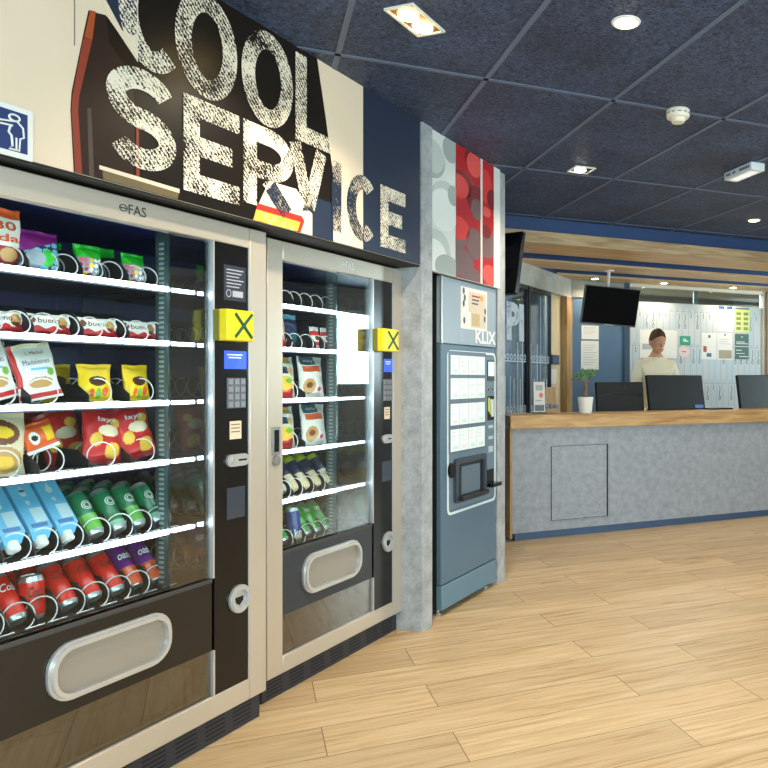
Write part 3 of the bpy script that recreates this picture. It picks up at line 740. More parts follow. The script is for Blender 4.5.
# ------------------------------------------------------------------ goods inside the machines
def pcol(*a, **k): return mat(*a, **k)
BAGM = {}
def bag_mesh(key, w, h, d, mats, fn, horiz=False, nx=40, nz=48, seed=0):
    if key in BAGM: return BAGM[key]
    rnd = random.Random(seed); ph = [rnd.uniform(0, 6) for _ in range(6)]
    mb = MB()
    def prof(s): s = min(1, max(0, s)); return math.sin(PI * s) ** .55 if 0 < s < 1 else 0
    def thick(x, t):        # x in -1..1 across, t in 0..1 along the crimped direction
        c = .085
        along = prof((t - c) / (1 - 2 * c)); across = max(0, 1 - abs(x) ** 3.2) ** .6
        wr = 1 + .10 * math.sin(5 * x + ph[0] + 3 * t) * math.sin(7 * t + ph[1]) + .06 * math.sin(13 * x + ph[2]) * (1 - along)
        return max(.0012, d / 2 * along * across * wr)
    V = {}
    for side in (-1, 1):
        for j in range(nz + 1):
            for i in range(nx + 1):
                x = -1 + 2 * i / nx; t = j / nz
                pinch = 1 - .09 * prof(t) + .022 * math.sin(9 * t + ph[3]) + .012 * math.sin(19 * t + ph[5] + 4 * (x > 0)) + .02 * (x > 0) * math.sin(6 * t + ph[1])
                X = x * w / 2 * pinch; Z = t * h + .012 * h * math.sin(5 * x + ph[2]) * t
                y = side * thick(x, t) + .003 * math.sin(6 * x + ph[4]) * (1 - prof(t))
                if horiz: p = ((t - .5) * w, y, h / 2 + x * h / 2 * pinch)
                else: p = (X, y, Z)
                V[side, i, j] = len(mb.v); mb.v.append(p)
    for side in (-1, 1):
        for j in range(nz):
            for i in range(nx):
                f = (V[side, i, j], V[side, i + 1, j], V[side, i + 1, j + 1], V[side, i, j + 1])
                if (side == 1) != horiz: f = f[::-1]
                if horiz: a, b = (j + .5) / nz * 2 - 1, (i + .5) / nx
                else: a, b = (i + .5) / nx * 2 - 1, (j + .5) / nz
                mb.f.append(f); mb.m.append(fn(a, b) if side == -1 else fn(-a, b))
    for j in range(nz):
        for i in (0, nx): mb.f.append((V[-1, i, j], V[-1, i, j + 1], V[1, i, j + 1], V[1, i, j])); mb.m.append(0)
    for i in range(nx):
        for j in (0, nz): mb.f.append((V[-1, i, j], V[1, i, j], V[1, i + 1, j], V[-1, i + 1, j])); mb.m.append(0)
    me = mb.mesh(key, mats); me.set_sharp_from_angle(angle=R(70))
    def surf(x, z):
        a = (x / (w / 2)); t = z / h
        if horiz: return -thick((z - h / 2) / (h / 2), x / w + .5) - .0012
        return -thick(a, t) - .003
    BAGM[key] = (me, surf)
    return BAGM[key]
foil = dict(rough=.3, spec=.5, bump=.5, bscale=34.)
def el(a, b, cx, cz, rx, rz): return ((a - cx) / rx) ** 2 + ((b - cz) / rz) ** 2 < 1
RED = pcol('foil_red', (206, 34, 40), **foil); DRED = pcol('foil_dark_red', (150, 18, 30), **foil); ORG = pcol('foil_orange', (232, 92, 28), **foil); YEL = pcol('foil_yellow', (246, 204, 20), **foil)
CRM = pcol('foil_cream', (236, 220, 186), **foil); WHT = pcol('foil_white', (240, 238, 232), **foil); PUR = pcol('foil_purple', (132, 22, 118), **foil); GRN = pcol('foil_green', (38, 186, 44), **foil)
CRISP = pcol('print_crisp', (244, 196, 74), **foil); BRN = pcol('print_brown', (118, 62, 34), **foil); DKB = pcol('print_dark_blue', (28, 44, 84), **foil); TEAL = pcol('print_teal', (18, 92, 108), **foil)
LBL = pcol('print_light_blue', (120, 190, 224), **foil); CLEAR = pcol('clear_film', (150, 160, 170), .2); PNK = pcol('print_pink', (226, 92, 120), **foil); LGRN = pcol('print_leaf', (120, 182, 60), **foil)
TAN = pcol('print_tan', (206, 158, 98), **foil); BLK = pcol('print_black', (28, 24, 26), **foil)
M1p = lambda x, y, z: W(U1 + x, N1 - y, z)
M2p = lambda x, y, z: W(U2 + x, N2 - y, z)
def bag(pos, key, w, h, d, mats, fn, label, cat, group=None, name='snack_bag', tilt=-8, yaw=0, roll=0, horiz=False, texts=(), seed=0):
    me, surf = bag_mesh(key, w, h, d, mats, fn, horiz, seed=seed)
    o = bpy.data.objects.new(name, me); COL.objects.link(o); o.location = pos
    o.rotation_euler = (R(tilt), R(roll), WROT + R(yaw))
    tag(o, label, cat, group)
    for i, (s, x0, x1, z0, z1, m, kw) in enumerate(texts):
        tb = MB(); text_mb(tb, s, x0, x1, z0, z1, 0, conform=surf, **kw)
        tb.build('lettering', m, o, smooth=False)
    return o
T_RED = mat('ink_red', (200, 30, 36), .5); T_BLK = mat('ink_black', (34, 28, 30), .5); T_WHT = mat('ink_white', (246, 246, 244), .45); T_BLU = mat('ink_blue', (40, 62, 130), .5); T_BRN = mat('ink_brown', (104, 62, 40), .5)
T_ORG = mat('ink_orange', (228, 88, 24), .5)
za, zb_, zc, zd, ze, zf = [z + .0062 for z in Z1]
yb = YF1
# top shelf
def f_30(a, b):
    if b > .84: return 1
    if b < .36: return 2 if not el(a, b, .25, .22, .5, .12) else 3
    return 0
bag(M1p(lx(7), yb + .05, za), 'pack_white_orange', .105, .165, .03, [WHT, ORG, DRED, TAN], f_30, 'white and red snack pack with orange top reading 30, leftmost on the top shelf', 'snack', 'sweets on the top shelf', 'snack_pack', -3,
    texts=[('30', -.028, .03, .102, .128, T_ORG, dict(bold=.02)), ('da', -.02, .036, .070, .092, T_ORG, dict(bold=.02))])
def blob(a, b, n=5):
    x, z = (a + 1) * n / 2, b * n * 1.25
    i, j = int(x), int(z); h_ = random.Random(i * 31 + j * 17 + 5)
    if ((x - i - h_.uniform(.35, .65)) ** 2 + (z - j - h_.uniform(.35, .65)) ** 2) < h_.uniform(.1, .22): return h_.choice((2, 3, 4, 5, 3))
    return 1
def f_pur(a, b):
    if b > .62 + .2 * a: return 0
    if el(a, b, -.3, .3, .5, .22): return 2
    if el(a, b, .35, .35, .35, .2): return 3
    return 1 if blob(a, b, 4) == 1 else 4
bag(M1p(lx(42), yb + .045, za), 'bag_purple', .125, .118, .035, [PUR, DKB, CLEAR, GRN, LBL], f_pur, 'purple topped gummy sweets bag on the top shelf', 'snack', 'sweets on the top shelf', tilt=-6)
bag(M1p(lx(66), yb + .12, za), 'bag_purple_green', .10, .11, .03, [GRN, DKB, LBL, YEL, CLEAR], f_pur, 'green and blue sweets bag behind the second coil, right of the purple bag', 'snack', 'sweets on the top shelf', tilt=-14, yaw=-20)
def f_gum(a, b):
    if b > .62: return 0
    return blob(a, b)
gm = [GRN, CLEAR, WHT, PNK, YEL, DRED]
bag(M1p(lx(92), yb + .045, za), 'bag_gummy', .085, .10, .03, gm, f_gum, 'small clear gummy bag with green header, just right of the purple bag', 'snack', 'sweets on the top shelf', tilt=-5)
bag(M1p(lx(126), yb + .17, za), 'bag_gummy_wide', .15, .125, .03, gm, f_gum, 'wide bright green sweets bag standing behind the other bags on the top shelf', 'snack', 'sweets on the top shelf', tilt=-3)
bag(M1p(lx(138), yb + .05, za), 'bag_gummy', .085, .10, .03, gm, f_gum, 'clear gummy bag with green header at the right end of the top shelf', 'snack', 'sweets on the top shelf', tilt=-6)
# chocolate bars, second shelf
def f_bar(a, b):
    if b < .34 + .08 * math.sin(9 * a): return 1
    if el(a, b, .62, .6, .26, .3): return 2 if b > .5 else 3
    if el(a, b, -.75, .7, .16, .2): return 3
    return 0
for i, (p, l) in enumerate(((6, 'first white and red chocolate bar from the left on the second shelf'), (54.5, 'second white and red chocolate bar from the left on the second shelf'), (103.5, 'third white and red chocolate bar from the left on the second shelf'), (145, 'fourth white and red chocolate bar from the left, by the slotted upright'))):
    for row, yy in enumerate((.06, .115)):
        if row and i % 2: continue
        bag(M1p(lx(p), yb + yy, zb_ + .002), 'bar_white_red', .132 if i < 3 else .132, .062, .024, [WHT, RED, TAN, BRN], f_bar, l if not row else l.replace('white and red chocolate bar', 'back row white and red bar'), 'chocolate bar', 'white and red bars on the second shelf', 'chocolate_bar', -4, horiz=True,
            texts=[('bueno', -.034, .03, .034, .05, T_BRN, dict(bold=.008))] if not row else ())
# cakes and chocolate bags, third shelf
def f_cake(a, b):
    if .04 < b < .13 or (a < -.8 and b > .25): return 1
    if el(a, b, .05, .30, .62, .10): return 2
    if el(a, b, .62, .47, .2, .07): return 3
    if .52 < b < .57 and -.3 < a < .55: return 4
    if b > .93: return 5
    return 0
ck = [WHT, RED, TAN, LGRN, LBL, CRM]
for p, yw, rl, yy, l in ((3, 6, -13, .05, 'white and red cake packet leaning over at the left edge of the third shelf'), (47, 0, -10, .052, 'large white and red cake packet standing tall on the third shelf')):
    bag(M1p(lx(p), yb + yy, zc + .012), 'packet_cake', .128, .165, .03, ck, f_cake, l, 'cake packet', 'cake packets on the third shelf', 'cake_packet', -8, yw, rl,
        texts=[('Madeleines', -.036, .04, .103, .118, T_BLU, dict(bold=.0)), ('L Michel', -.02, .03, .132, .142, T_BRN, {})])
bag(M1p(lx(17), yb + .14, zc + .012), 'packet_cake', .128, .165, .03, ck, f_cake, 'white cake packet half hidden behind the two front packets on the third shelf', 'cake packet', 'cake packets on the third shelf', 'cake_packet', -8, 0, -4)
def f_mm(a, b):
    if el(a, b, .0, .55, .55, .13): return 1
    if el(a, b, .45, .27, .2, .12) or el(a, b, -.35, .25, .16, .1): return 2
    if el(a, b, .05, .22, .18, .15): return 3
    return 0
ym = [YEL, pcol('foil_deep_brown', (70, 34, 20), **foil), ORG, LGRN]
for p, w_, yy, l in ((100, .11, .05, 'yellow chocolate peanut bag in front, left of the other yellow one'), (141, .10, .05, 'yellow chocolate peanut bag in front beside the slotted upright'), (70, .10, .16, 'yellow bag in the back row behind the tall white cake packet'), (112, .11, .17, 'yellow bag in the back row between the two front yellow bags')):
    bag(M1p(lx(p) + (.05 if yy > .1 else 0), yb + yy, zc), 'bag_yellow_%d' % int(w_ * 1000), w_, .118, .036, ym, f_mm, l, 'snack', 'yellow bags on the third shelf', tilt=-7, yaw=4 if p == 141 else -3, seed=int(p))
# crisp bags, fourth shelf
def f_crisp(a, b):
    if el(a, b, .1, .58, .55, .10): return 1
    if el(a, b, .35, .24, .42, .14) or el(a, b, -.55, .42, .3, .12) or el(a, b, .5, .74, .3, .09): return 2
    return 3 if b < .08 or b > .92 else 0
rc = [RED, CRM, CRISP, DRED]
def f_beige(a, b):
    if el(a, b, -.1, .66, .75, .2): return 1 if not el(a, b, -.1, .66, .5, .1) else 2
    if el(a, b, .1, .24, .75, .2): return 3 if not el(a, b, .1, .2, .4, .1) else 4
    return 0
bag(M1p(lx(3), yb + .055, zd), 'bag_beige', .15, .185, .05, [CRM, BRN, YEL, TAN, CRISP], f_beige, 'cream coloured crisp bag with brown print at the left edge of the fourth shelf', 'crisps', 'crisp bags on the fourth shelf', 'crisp_bag', -9, 0, 6)
def f_org(a, b):
    if el(a, b, -.45, .5, .3, .22): return 1 if not el(a, b, -.45, .5, .2, .1) else 2
    if .2 < a < .8 and .3 < b < .8: return 3
    if b < .12: return 1
    return 0
bag(M1p(lx(51), yb + .06, zd + .062), 'bag_orange', .10, .085, .035, [ORG, WHT, BLK, YEL], f_org, 'orange red snack bag slumped above the coil, right of the cream crisp bag', 'crisps', 'crisp bags on the fourth shelf', 'crisp_bag', -12, 0, -16)
for p, yy, rl, dz, l in ((107, .055, 8, 0, 'red crisp bag standing upright at the front, left one of the front pair'), (145, .055, -9, .006, 'red crisp bag leaning right at the front beside the slotted upright')):
    bag(M1p(lx(p), yb + yy, zd + dz + .003), 'bag_crisp_red', .138, .178, .05, rc, f_crisp, l, 'crisps', 'red crisp bags on the fourth shelf', 'crisp_bag', -10, 0, rl, texts=[('lays', -.03, .03, .128, .148, T_WHT, dict(bold=.015, slant=.2))], seed=4)
for p, yy, rl, l in ((80, .16, -14, 'red crisp bag in the back row behind the orange bag'), (132, .16, 6, 'red crisp bag in the back row between the two front red bags'), (60, .24, 18, 'red crisp bag deepest in the shadow behind the orange bag')):
    bag(M1p(lx(p) + .06, yb + yy, zd), 'bag_crisp_red', .138, .178, .05, rc, f_crisp, l, 'crisps', 'red crisp bags on the fourth shelf', 'crisp_bag', -6, 0, rl, seed=4)

# cans and cartons
def can_obj(name, h, r, mats, texts, fn_bands=None):
    k = r / .033
    pr = [(r * .80, 0), (r * .86, .003), (r, .014), (r, .03), (r, h * .45), (r, h - .024), (r * .995, h - .016), (r * .84, h - .003), (r * .86, h), (r * .80, h), (r * .78, h - .004), (.001, h - .0045)]
    bands = fn_bands or [1, 1, 0, 0, 0, 0, 1, 1, 1, 1, 1]
    return MB().lathe(pr, seg=22, mats=bands).mesh(name, mats)
ALU = mat('aluminium', (206, 208, 210), .3, .75)
can_coat = dict(rough=.25, spec=.6)
GREENC = mat('can_green', (22, 128, 84), **can_coat); GREENL = mat('can_green_light', (110, 196, 84), **can_coat); REDC = mat('can_red', (228, 38, 30), **can_coat); PURC = mat('can_purple', (104, 34, 128), **can_coat); ORGC = mat('can_orange', (228, 88, 44), **can_coat)
YGC = mat('can_yellow_green', (200, 212, 40), **can_coat); CRMC = mat('can_cream', (226, 208, 168), **can_coat); GRN2 = mat('can_bright_green', (30, 168, 58), **can_coat); BLUC = mat('can_blue', (36, 66, 150), **can_coat)
def put_can(frame, me, x, y, z, r, h, tilt, label, cat, group, name='drink_can', yaw=0, text=None, lid=True):
    a = R(tilt)
    o = bpy.data.objects.new(name, me); COL.objects.link(o)
    # tilt back about the front bottom rim
    o.location = frame(x, y, z + r * .86 * math.sin(abs(a)) + .001); o.rotation_euler = (a, 0, WROT + R(yaw))
    tag(o, label, cat, group)
    if text:
        for (s, w_, z0, z1, m, kw) in text:
            tb = MB(); text_mb(tb, s, -w_ / 2, w_ / 2, z0, z1, 0, wrap=r + .0006, **kw); tb.build('lettering', m, o, smooth=False)
    if lid:
        tb = MB(); tb.prism_xz([(0, 0)] * 0 + ell(0, 0, .008, .012, 10), 0, .0015)
        tb.v = [(v[0], v[2], h - .004 + v[1]) for v in tb.v]; tb.build('ring_pull', ALU, o)
    return o
ordn = ['first', 'second', 'third', 'fourth', 'fifth', 'sixth', 'seventh', 'eighth']
rowd = ['at the front of', 'second in', 'third in', 'last in']
def leaf_shape(tb, r):
    # round white emblem printed on the can wall
    for k in range(2):
        R0 = .016 - .006 * k; n = 20; out = []
        for i in range(n):
            for q in (R0, R0 - .003):
                x = q * math.cos(2 * PI * i / n); z = .098 + q * math.sin(2 * PI * i / n); an = x / r
                out.append(((r + .0006) * math.sin(an), -(r + .0006) * math.cos(an), z))
        tb.add(out, [(2 * i, 2 * i + 1, (2 * i + 3) % (2 * n), (2 * i + 2) % (2 * n)) for i in range(n)])
Hc, Rc = .152, .0305
me_green = can_obj('green_can', Hc, Rc, [GREENC, ALU, GREENL], None, [1, 1, 2, 2, 0, 0, 0, 1, 1, 1, 1])
me_green2 = can_obj('green_can_plain', Hc, Rc, [GREENC, ALU, mat('can_pale_green', (150, 204, 178), **can_coat)], None, [1, 1, 2, 0, 0, 0, 1, 1, 1, 1, 1])
for i, x in enumerate(cans5[4:]):
    for q in range(4):
        me = me_green if i % 2 == 0 else me_green2
        o = put_can(M1p, me, x, yb + .045 + q * .083, ze, Rc, Hc, -38, 'green can %s the %s green can lane in the wide machine' % (rowd[q], ordn[i]), 'can', 'green cans on the fifth shelf')
        if q == 0:
            tb = MB(); leaf_shape(tb, Rc); tb.build('emblem', T_WHT, o, smooth=False)
# light blue cartons, upside down with the cap at the front
CART = mat('carton_blue', (104, 190, 234), .35); CARTP = mat('carton_pale', (196, 226, 238), .35); CARTD = mat('carton_deep_blue', (28, 110, 184), .35)
def carton_mesh():
    mb = MB(); w, h = .033, .20
    mb.prism_xy([(-w, -w), (w, -w), (w, w), (-w, w)], .03, h, 0)
    vs = [(-w, -w, .03), (w, -w, .03), (w, w, .03), (-w, w, .03), (-w * .7, -.012, .006), (w * .7, -.012, .006), (w * .7, .012, .006), (-w * .7, .012, .006)]
    mb.add(vs, [(0, 1, 5, 4), (1, 2, 6, 5), (2, 3, 7, 6), (3, 0, 4, 7), (4, 5, 6, 7)], 0)
    mb.box(-w * .2, w * .9, -w - .0006, -w, .05, .10, 1); mb.box(-w * .7, w * .7, -w - .0006, -w, .034, .047, 2)
    for (cx, cz, r_) in ((.0, .155, .012), (.0, .12, .008)):
        mb.prism_xz(ell(cx, cz, r_ * .8, r_, 14), -w - .0007, -w, 1)
    mb.prism_xz([(-.008, .158), (.008, .158), (0, .182)], -w - .0007, -w, 1)
    return mb.mesh('drink_carton', [CART, CARTP, CARTD])
me_cart = carton_mesh()
cap_mb = MB().lathe([(.017, 0), (.018, .004), (.018, .018), (.019, .02), (.019, .026), (.01, .03)], seg=18)
me_cap = cap_mb.mesh('screw_cap', mat('cap_white', (238, 238, 232), .35))
for i, x in enumerate(cans5[:4]):
    for q in range(2):
        y = yb + .05 + q * .10; o = bpy.data.objects.new('drink_carton', me_cart); COL.objects.link(o)
        o.location = M1p(x, y, ze + .03); o.rotation_euler = (R(-40), 0, WROT)
        tag(o, 'light blue carton %s the %s carton lane from the left' % (rowd[q], ordn[i]), 'carton', 'light blue cartons on the fifth shelf')
        c = bpy.data.objects.new('screw_cap', me_cap); COL.objects.link(c); c.parent = o; c.location = (0, -.004, -.012); c['label'] = 'white screw cap'
# red and purple cans on the lowest shelf
me_red = can_obj('red_can', Hc, Rc, [REDC, ALU], None)
me_red_s = can_obj('red_can_short', .125, .032, [REDC, ALU], None)
me_oas = can_obj('purple_can', Hc, Rc, [PURC, ALU, ORGC], None, [1, 1, 2, 2, 2, 0, 0, 0, 0, 1, 1])
me_oas = can_obj('purple_orange_can', Hc, Rc, [PURC, ALU, ORGC], None, [1, 2, 2, 2, 0, 0, 0, 0, 1, 1, 1])
for i, x in enumerate(cans6):
    purple = i >= 6
    for q in range(3):
        if i == 2 and q == 0:
            put_can(M1p, me_red_s, x, yb + .075, zf + .004, .032, .125, -4, 'red cola can standing upright among the leaning red cans on the lowest shelf', 'can', 'red cans on the lowest shelf', text=[('Coca C', .062, .066, .094, T_BLK, dict(bold=.01, slant=.2)), ('zero', .022, .05, .06, T_BLK, {})])
            continue
        if i == 2 and q > 1: continue
        nm = ('purple and orange can %s the %s lane from the slotted upright' % (rowd[q], ['second', 'first'][i - 6])) if purple else ('leaning red can %s the %s lane from the left, lowest shelf' % (rowd[q], ordn[i]))
        if purple: tx = [('oasis', .052, .098, .124, T_WHT, dict(bold=.02, slant=.2))] if q == 0 else None
        else: tx = [('Cola', .046, .088, .112, T_BLK if i != 1 else T_WHT, dict(bold=.01, slant=.3))] if q == 0 else None
        put_can(M1p, me_oas if purple else me_red, x, yb + .045 + q * .083, zf, Rc, Hc, -40, nm, 'can', 'purple and orange cans' if purple else 'red cans on the lowest shelf', text=tx)

# goods in the narrow machine
y2 = YF2
zA, zB, zC, zD, zE, zF = [z + .0062 for z in Z2]
def f_bs(a, b):
    if b > .85: return 1
    if el(a, b, 0, .3, .6, .16): return 2
    return 0
bag(M2p(mx(297), y2 + .06, zB), 'bag_navy', .10, .15, .03, [DKB, LBL, TEAL], f_bs, 'slim navy and pale blue bag on the second shelf of the narrow machine', 'snack', name='snack_bag', tilt=-8)
bag(M2p(mx(284), y2 + .05, zB), 'bag_white_red_slim', .07, .125, .026, [WHT, RED, TAN, BRN], f_bar, 'white and red snack bag half hidden by the left door stile of the narrow machine', 'snack', name='snack_bag', tilt=-6)
for p, l in ((319, 'left one of two red and white chocolate bars in the narrow machine'), (329.5, 'right one of two red and white chocolate bars in the narrow machine')):
    bag(M2p(mx(p), y2 + .05, zB), 'bar_red_white_tall', .062, .105, .024, [WHT, RED, BRN], lambda a, b: 1 if (.18 < b < .36 or .62 < b < .82) else (2 if el(a, b, .2, .5, .5, .1) else 0), l, 'chocolate bar', 'red and white bars in the narrow machine', 'chocolate_bar', -6)
def f_sal(a, b):
    if b > .84 and a < .7: return 1
    if abs(a - .45) / .32 + abs(b - .66) / .13 < 1: return 1
    if .58 < b < .74 and a < .2: return 2
    if el(a, b, -.05, .36, .8, .17): return 3 if not el(a, b, .2, .42, .3, .06) else 0
    if b < .22 and a < .75: return 4
    return 5
def f_wrap(a, b):
    if b > .80 and -.85 < a < .35: return 1
    if .62 < b < .77 and -.8 < a < .6: return 2
    if el(a, b, -.35, .28, .5, .19): return 3 if not el(a, b, -.35, .3, .25, .08) else 4
    if el(a, b, .5, .2, .16, .06): return 5
    return 0
for z, nm in ((zC, 'third'), (zD, 'fourth')):
    bag(M2p(mx(288), y2 + .05, z), 'salad_pack', .14, .18 if z == zC else .165, .045, [LGRN, TAN, DKB, CRISP, RED, pcol('film_pale_green', (204, 222, 212), **foil)], f_sal, 'colourful ready meal pack at the left of the %s shelf in the narrow machine' % nm, 'ready meal', 'colourful meal packs', 'meal_pack', -6)
    bag(M2p(mx(315.5 if z == zC else 318), y2 + .05, z), 'wrap_pack', .165 if z == zC else .165, .185, .045, [WHT, TEAL, ORG, TAN, BRN, RED], f_wrap, 'large cream bag with teal and orange heading, %s shelf of the narrow machine' % nm, 'crisps', 'large cream bags in the narrow machine', 'crisp_bag', -6,
        texts=[('daily', -.05, .014, .156, .172, T_WHT, dict(bold=.01))], seed=2)
me_yg = can_obj('yellow_green_can', .16, .0305, [YGC, CRMC, DKB], None, [1, 1, 1, 1, 2, 0, 0, 0, 0, 0, 0])
me_bl = can_obj('blue_can', .15, .0305, [BLUC, ALU, CRMC], None, [1, 1, 2, 0, 0, 0, 1, 1, 1, 1, 1])
for i, x in enumerate(c25):
    for q in range(2):
        b = i < 1
        put_can(M2p, me_bl if b else me_yg, x, y2 + .045 + q * .085, zE, .0305, .16, -38, '%s can %s the %s lane, fifth shelf of the narrow machine' % ('blue' if b else 'yellow green', rowd[q], ordn[i]), 'can', 'cans on the fifth shelf of the narrow machine', lid=False)
me_g2 = can_obj('bright_green_can', .155, .0305, [GRN2, ALU], None)
for i, x in enumerate(c26):
    for q in range(2):
        if i == 1 and q == 0:
            put_can(M2p, me_bl, x, y2 + .05, zF, .0305, .15, -8, 'upright blue can with white letters on the lowest shelf of the narrow machine', 'can', 'green and blue cans of the narrow machine', text=[('ker', .05, .028, .058, T_WHT, dict(bold=.015))]); continue
        put_can(M2p, me_g2, x, y2 + .045 + q * .085, zF, .0305, .155, -38, 'bright green can %s the %s lane, lowest shelf of the narrow machine' % (rowd[q], ordn[i]), 'can', 'green and blue cans of the narrow machine', text=[('ier', .036, .1, .125, T_WHT, dict(bold=.015))] if q == 0 else None)

# ------------------------------------------------------------------ hot drinks machine in its bay
KN = .09
K0, K1 = 1.176, 1.838
kl = thing('coffee_machine', 'slate blue hot drinks machine with white KLIX lettering between two grey pillars', 'drinks machine', F0, WROT)
M_kb = mat('drinks_machine_slate', (84, 110, 130), .38); M_ks = mat('drinks_machine_side', (30, 36, 34), .4); M_kl = mat('drinks_machine_pale', (154, 170, 184), .35); M_kc = mat('drinks_machine_panel', (104, 124, 140), .35)
kf = -KN
def kq(px, py): return hw(px, py, KN)
def kr(pl, pr, pt, pb):
    pm = (pl + pr) / 2; return kq(pl, 0)[0], kq(pr, 0)[0], kq(pm, pb)[1], kq(pm, pt)[1]
MB().box(K0, K1, kf + .03, kf + .70, .035, 1.83).build('cabinet', M_ks, kl)
zs = kq(470, 345.5)[1]; zk = .165
MB().box(K0, K1, kf, kf + .03, zk + .004, zs - .003).build('door', M_kb, kl, bevel=.004)
top = MB().box(K0, K1, kf - .002, kf + .03, zs, 1.83).build('top_panel', M_kl, kl, bevel=.004)
MB().box(K0, K0 + .012, kf - .003, kf + .01, zs, 1.83).build('corner_trim', M_silver_lt, top)
MB().box(K0, K1, kf - .004, kf + .03, .035, zk).build('kick_panel', mat('drinks_machine_kick', (96, 128, 148), .35), kl, bevel=.003)
for ux in (K0 + .05, K1 - .05):
    MB().lathe([(.022, 0), (.022, .008), (.01, .01), (.01, .035)], ux, kf + .05, 0, 14).build('foot', M_chrome, kl)
# poster sticker on the top panel
x0, x1, z0, z1 = kr(460.3, 486.5, 289, 330)
q = MB().box(x0, x1, kf - .0035, kf - .002, z0, z1, 0); w_, h_ = x1 - x0, z1 - z0
q.box(x0 + .28 * w_, x0 + .95 * w_, kf - .0041, kf - .0035, z0 + .06 * h_, z0 + .92 * h_, 1)
q.box(x0 + .2 * w_, x0 + .36 * w_, kf - .0046, kf - .004, z0 + .02 * h_, z0 + .42 * h_, 0); q.box(x0 + .4 * w_, x0 + .7 * w_, kf - .0046, kf - .004, z0 + .1 * h_, z0 + .4 * h_, 2)
for k in range(3): q.box(x0 + .4 * w_, x0 + (.72 - .04 * k) * w_, kf - .0046, kf - .004, z0 + (.8 - .09 * k) * h_, z0 + (.84 - .09 * k) * h_, 3 + (k == 0))
for a, b in ((.1, .9), (.14, .74), (.1, .6), (.12, .2), (.9, .3), (.92, .5)): q.prism_xz(ell(x0 + a * w_, z0 + b * h_, .012, .02, 10), kf - .0044, kf - .004, 3)
q.prism_xz(ell(x0 + .78 * w_, z0 + .8 * h_, .02, .018, 12), kf - .0048, kf - .004, 5)
q.build('poster_sticker', [M_paper, mat('poster_beige', (222, 206, 186), .5), mat('poster_tan', (206, 178, 130), .5), mat('poster_ink', (92, 84, 88), .5), mat('poster_red', (176, 52, 60), .5), mat('poster_orange', (240, 170, 80), .5)], top)
x0, x1, z0, z1 = kr(475, 495.3, 331, 344); q = MB(); text_mb(q, 'KLIX', x0, x1, z0, z1, kf - .0035, bold=.03); q.build('logo_lettering', T_WHT, top, smooth=False)
q = MB().prism_xz(ell(kq(461, 0)[0], kq(461, 336)[1], .03, .035, 20), kf - .0032, kf - .002); q.build('cup_print', mat('cup_print_grey', (160, 178, 192), .4), top)
# white outline and the control fascia
x0, x1, z0, z1 = kr(447, 495.2, 351.5, 508)
ro = rrect(x0, x1, z0, z1, .035); ri = rrect(x0 + .014, x1 - .014, z0 + .014, z1 - .014, .026)
MB().ring_xz(ro, ri, kf - .003, kf + .0).build('outline_trim', mat('outline_white', (224, 234, 240), .4), kl)
x0, x1, z0, z1 = kr(448.7, 493.6, 355, 503); MB().box(x0, x1, kf - .0025, kf, z0, z1).build('fascia', M_kc, kl)
x0, x1, z0, z1 = kr(448, 485, 352, 451)
sw = MB(); sw.box(x0, x1, kf - .006, kf - .002, z0, z1, 0)
so = sw.build('selection_frame', mat('selection_frame_grey', (92, 110, 124), .35), kl)
gw = (x1 - x0 - .03) / 4; zz = [(.77, .96), (.53, .735), (.275, .485), (.02, .235)]
for r_, (a, b) in enumerate(zz):
    for c_ in range(4):
        q = MB(); X0 = x0 + .018 + gw * c_; X1 = X0 + gw - .006; Z0 = z0 + (z1 - z0) * a; Z1_ = z0 + (z1 - z0) * b
        q.box(X0, X1, kf - .008, kf - .006, Z0, Z1_, 0)
        rr_ = random.Random(r_ * 9 + c_)
        for k in range(3): q.box(X0 + .01, X0 + .02 + rr_.uniform(.02, .05), kf - .0084, kf - .008, Z1_ - .02 - .02 * k, Z1_ - .013 - .02 * k, 1 + rr_.randint(0, 2))
        q.box(X0 + .02, X1 - .02, kf - .0084, kf - .008, Z0 + .01, Z0 + .03, 1 + rr_.randint(0, 2))
        q.build('selection_card', [mat('card_white', (226, 234, 236), .4, emit=.12), mat('card_grey', (206, 214, 218), .5, emit=.2), mat('card_green', (200, 222, 210), .5, emit=.1), mat('card_rose', (228, 214, 212), .5, emit=.1)], so)
x0, x1, z0, z1 = kr(453, 484, 456, 499)
o_ = rrect(x0, x1, z0, z1, .02); i_ = rrect(x0 + .035, x1 - .03, z0 + .035, z1 - .03, .015)
rc_ = MB().ring_xz(o_, i_, kf - .02, kf - .002).build('dispense_surround', mat('surround_slate', (54, 62, 72), .35), kl)
q = MB().box(x0 + .03, x1 - .025, kf - .004, kf - .0026, z0 + .03, z1 - .025, 0); q.box(x0 + .08, x1 - .075, kf - .012, kf - .004, z0 + .04, z1 - .05, 1); q.box(x0 + .03, x1 - .03, kf - .05, kf - .002, z0 + .012, z0 + .036, 0)
q.build('dispense_hatch', [mat('hatch_dark', (30, 34, 40), .3), mat('hatch_glass', (98, 114, 128), .15)], rc_)
x0, x1, z0, z1 = kr(446.5, 452.5, 463, 478); MB().prism_xz(ell((x0 + x1) / 2, (z0 + z1) / 2, .026, (z1 - z0) / 2, 18), kf - .02, kf).build('hatch_knob', M_black, kl)
x0, x1, z0, z1 = kr(487.5, 493.2, 362, 376); q = MB().box(x0 - .008, x1 + .006, kf - .006, kf - .002, z0 - .03, z1 + .01, 0); q.box(x0, x1, kf - .007, kf - .006, z0, z1, 1); q.build('display', [M_dgrey, mat('display_pale', (206, 226, 232), .3, emit=.5)], kl)
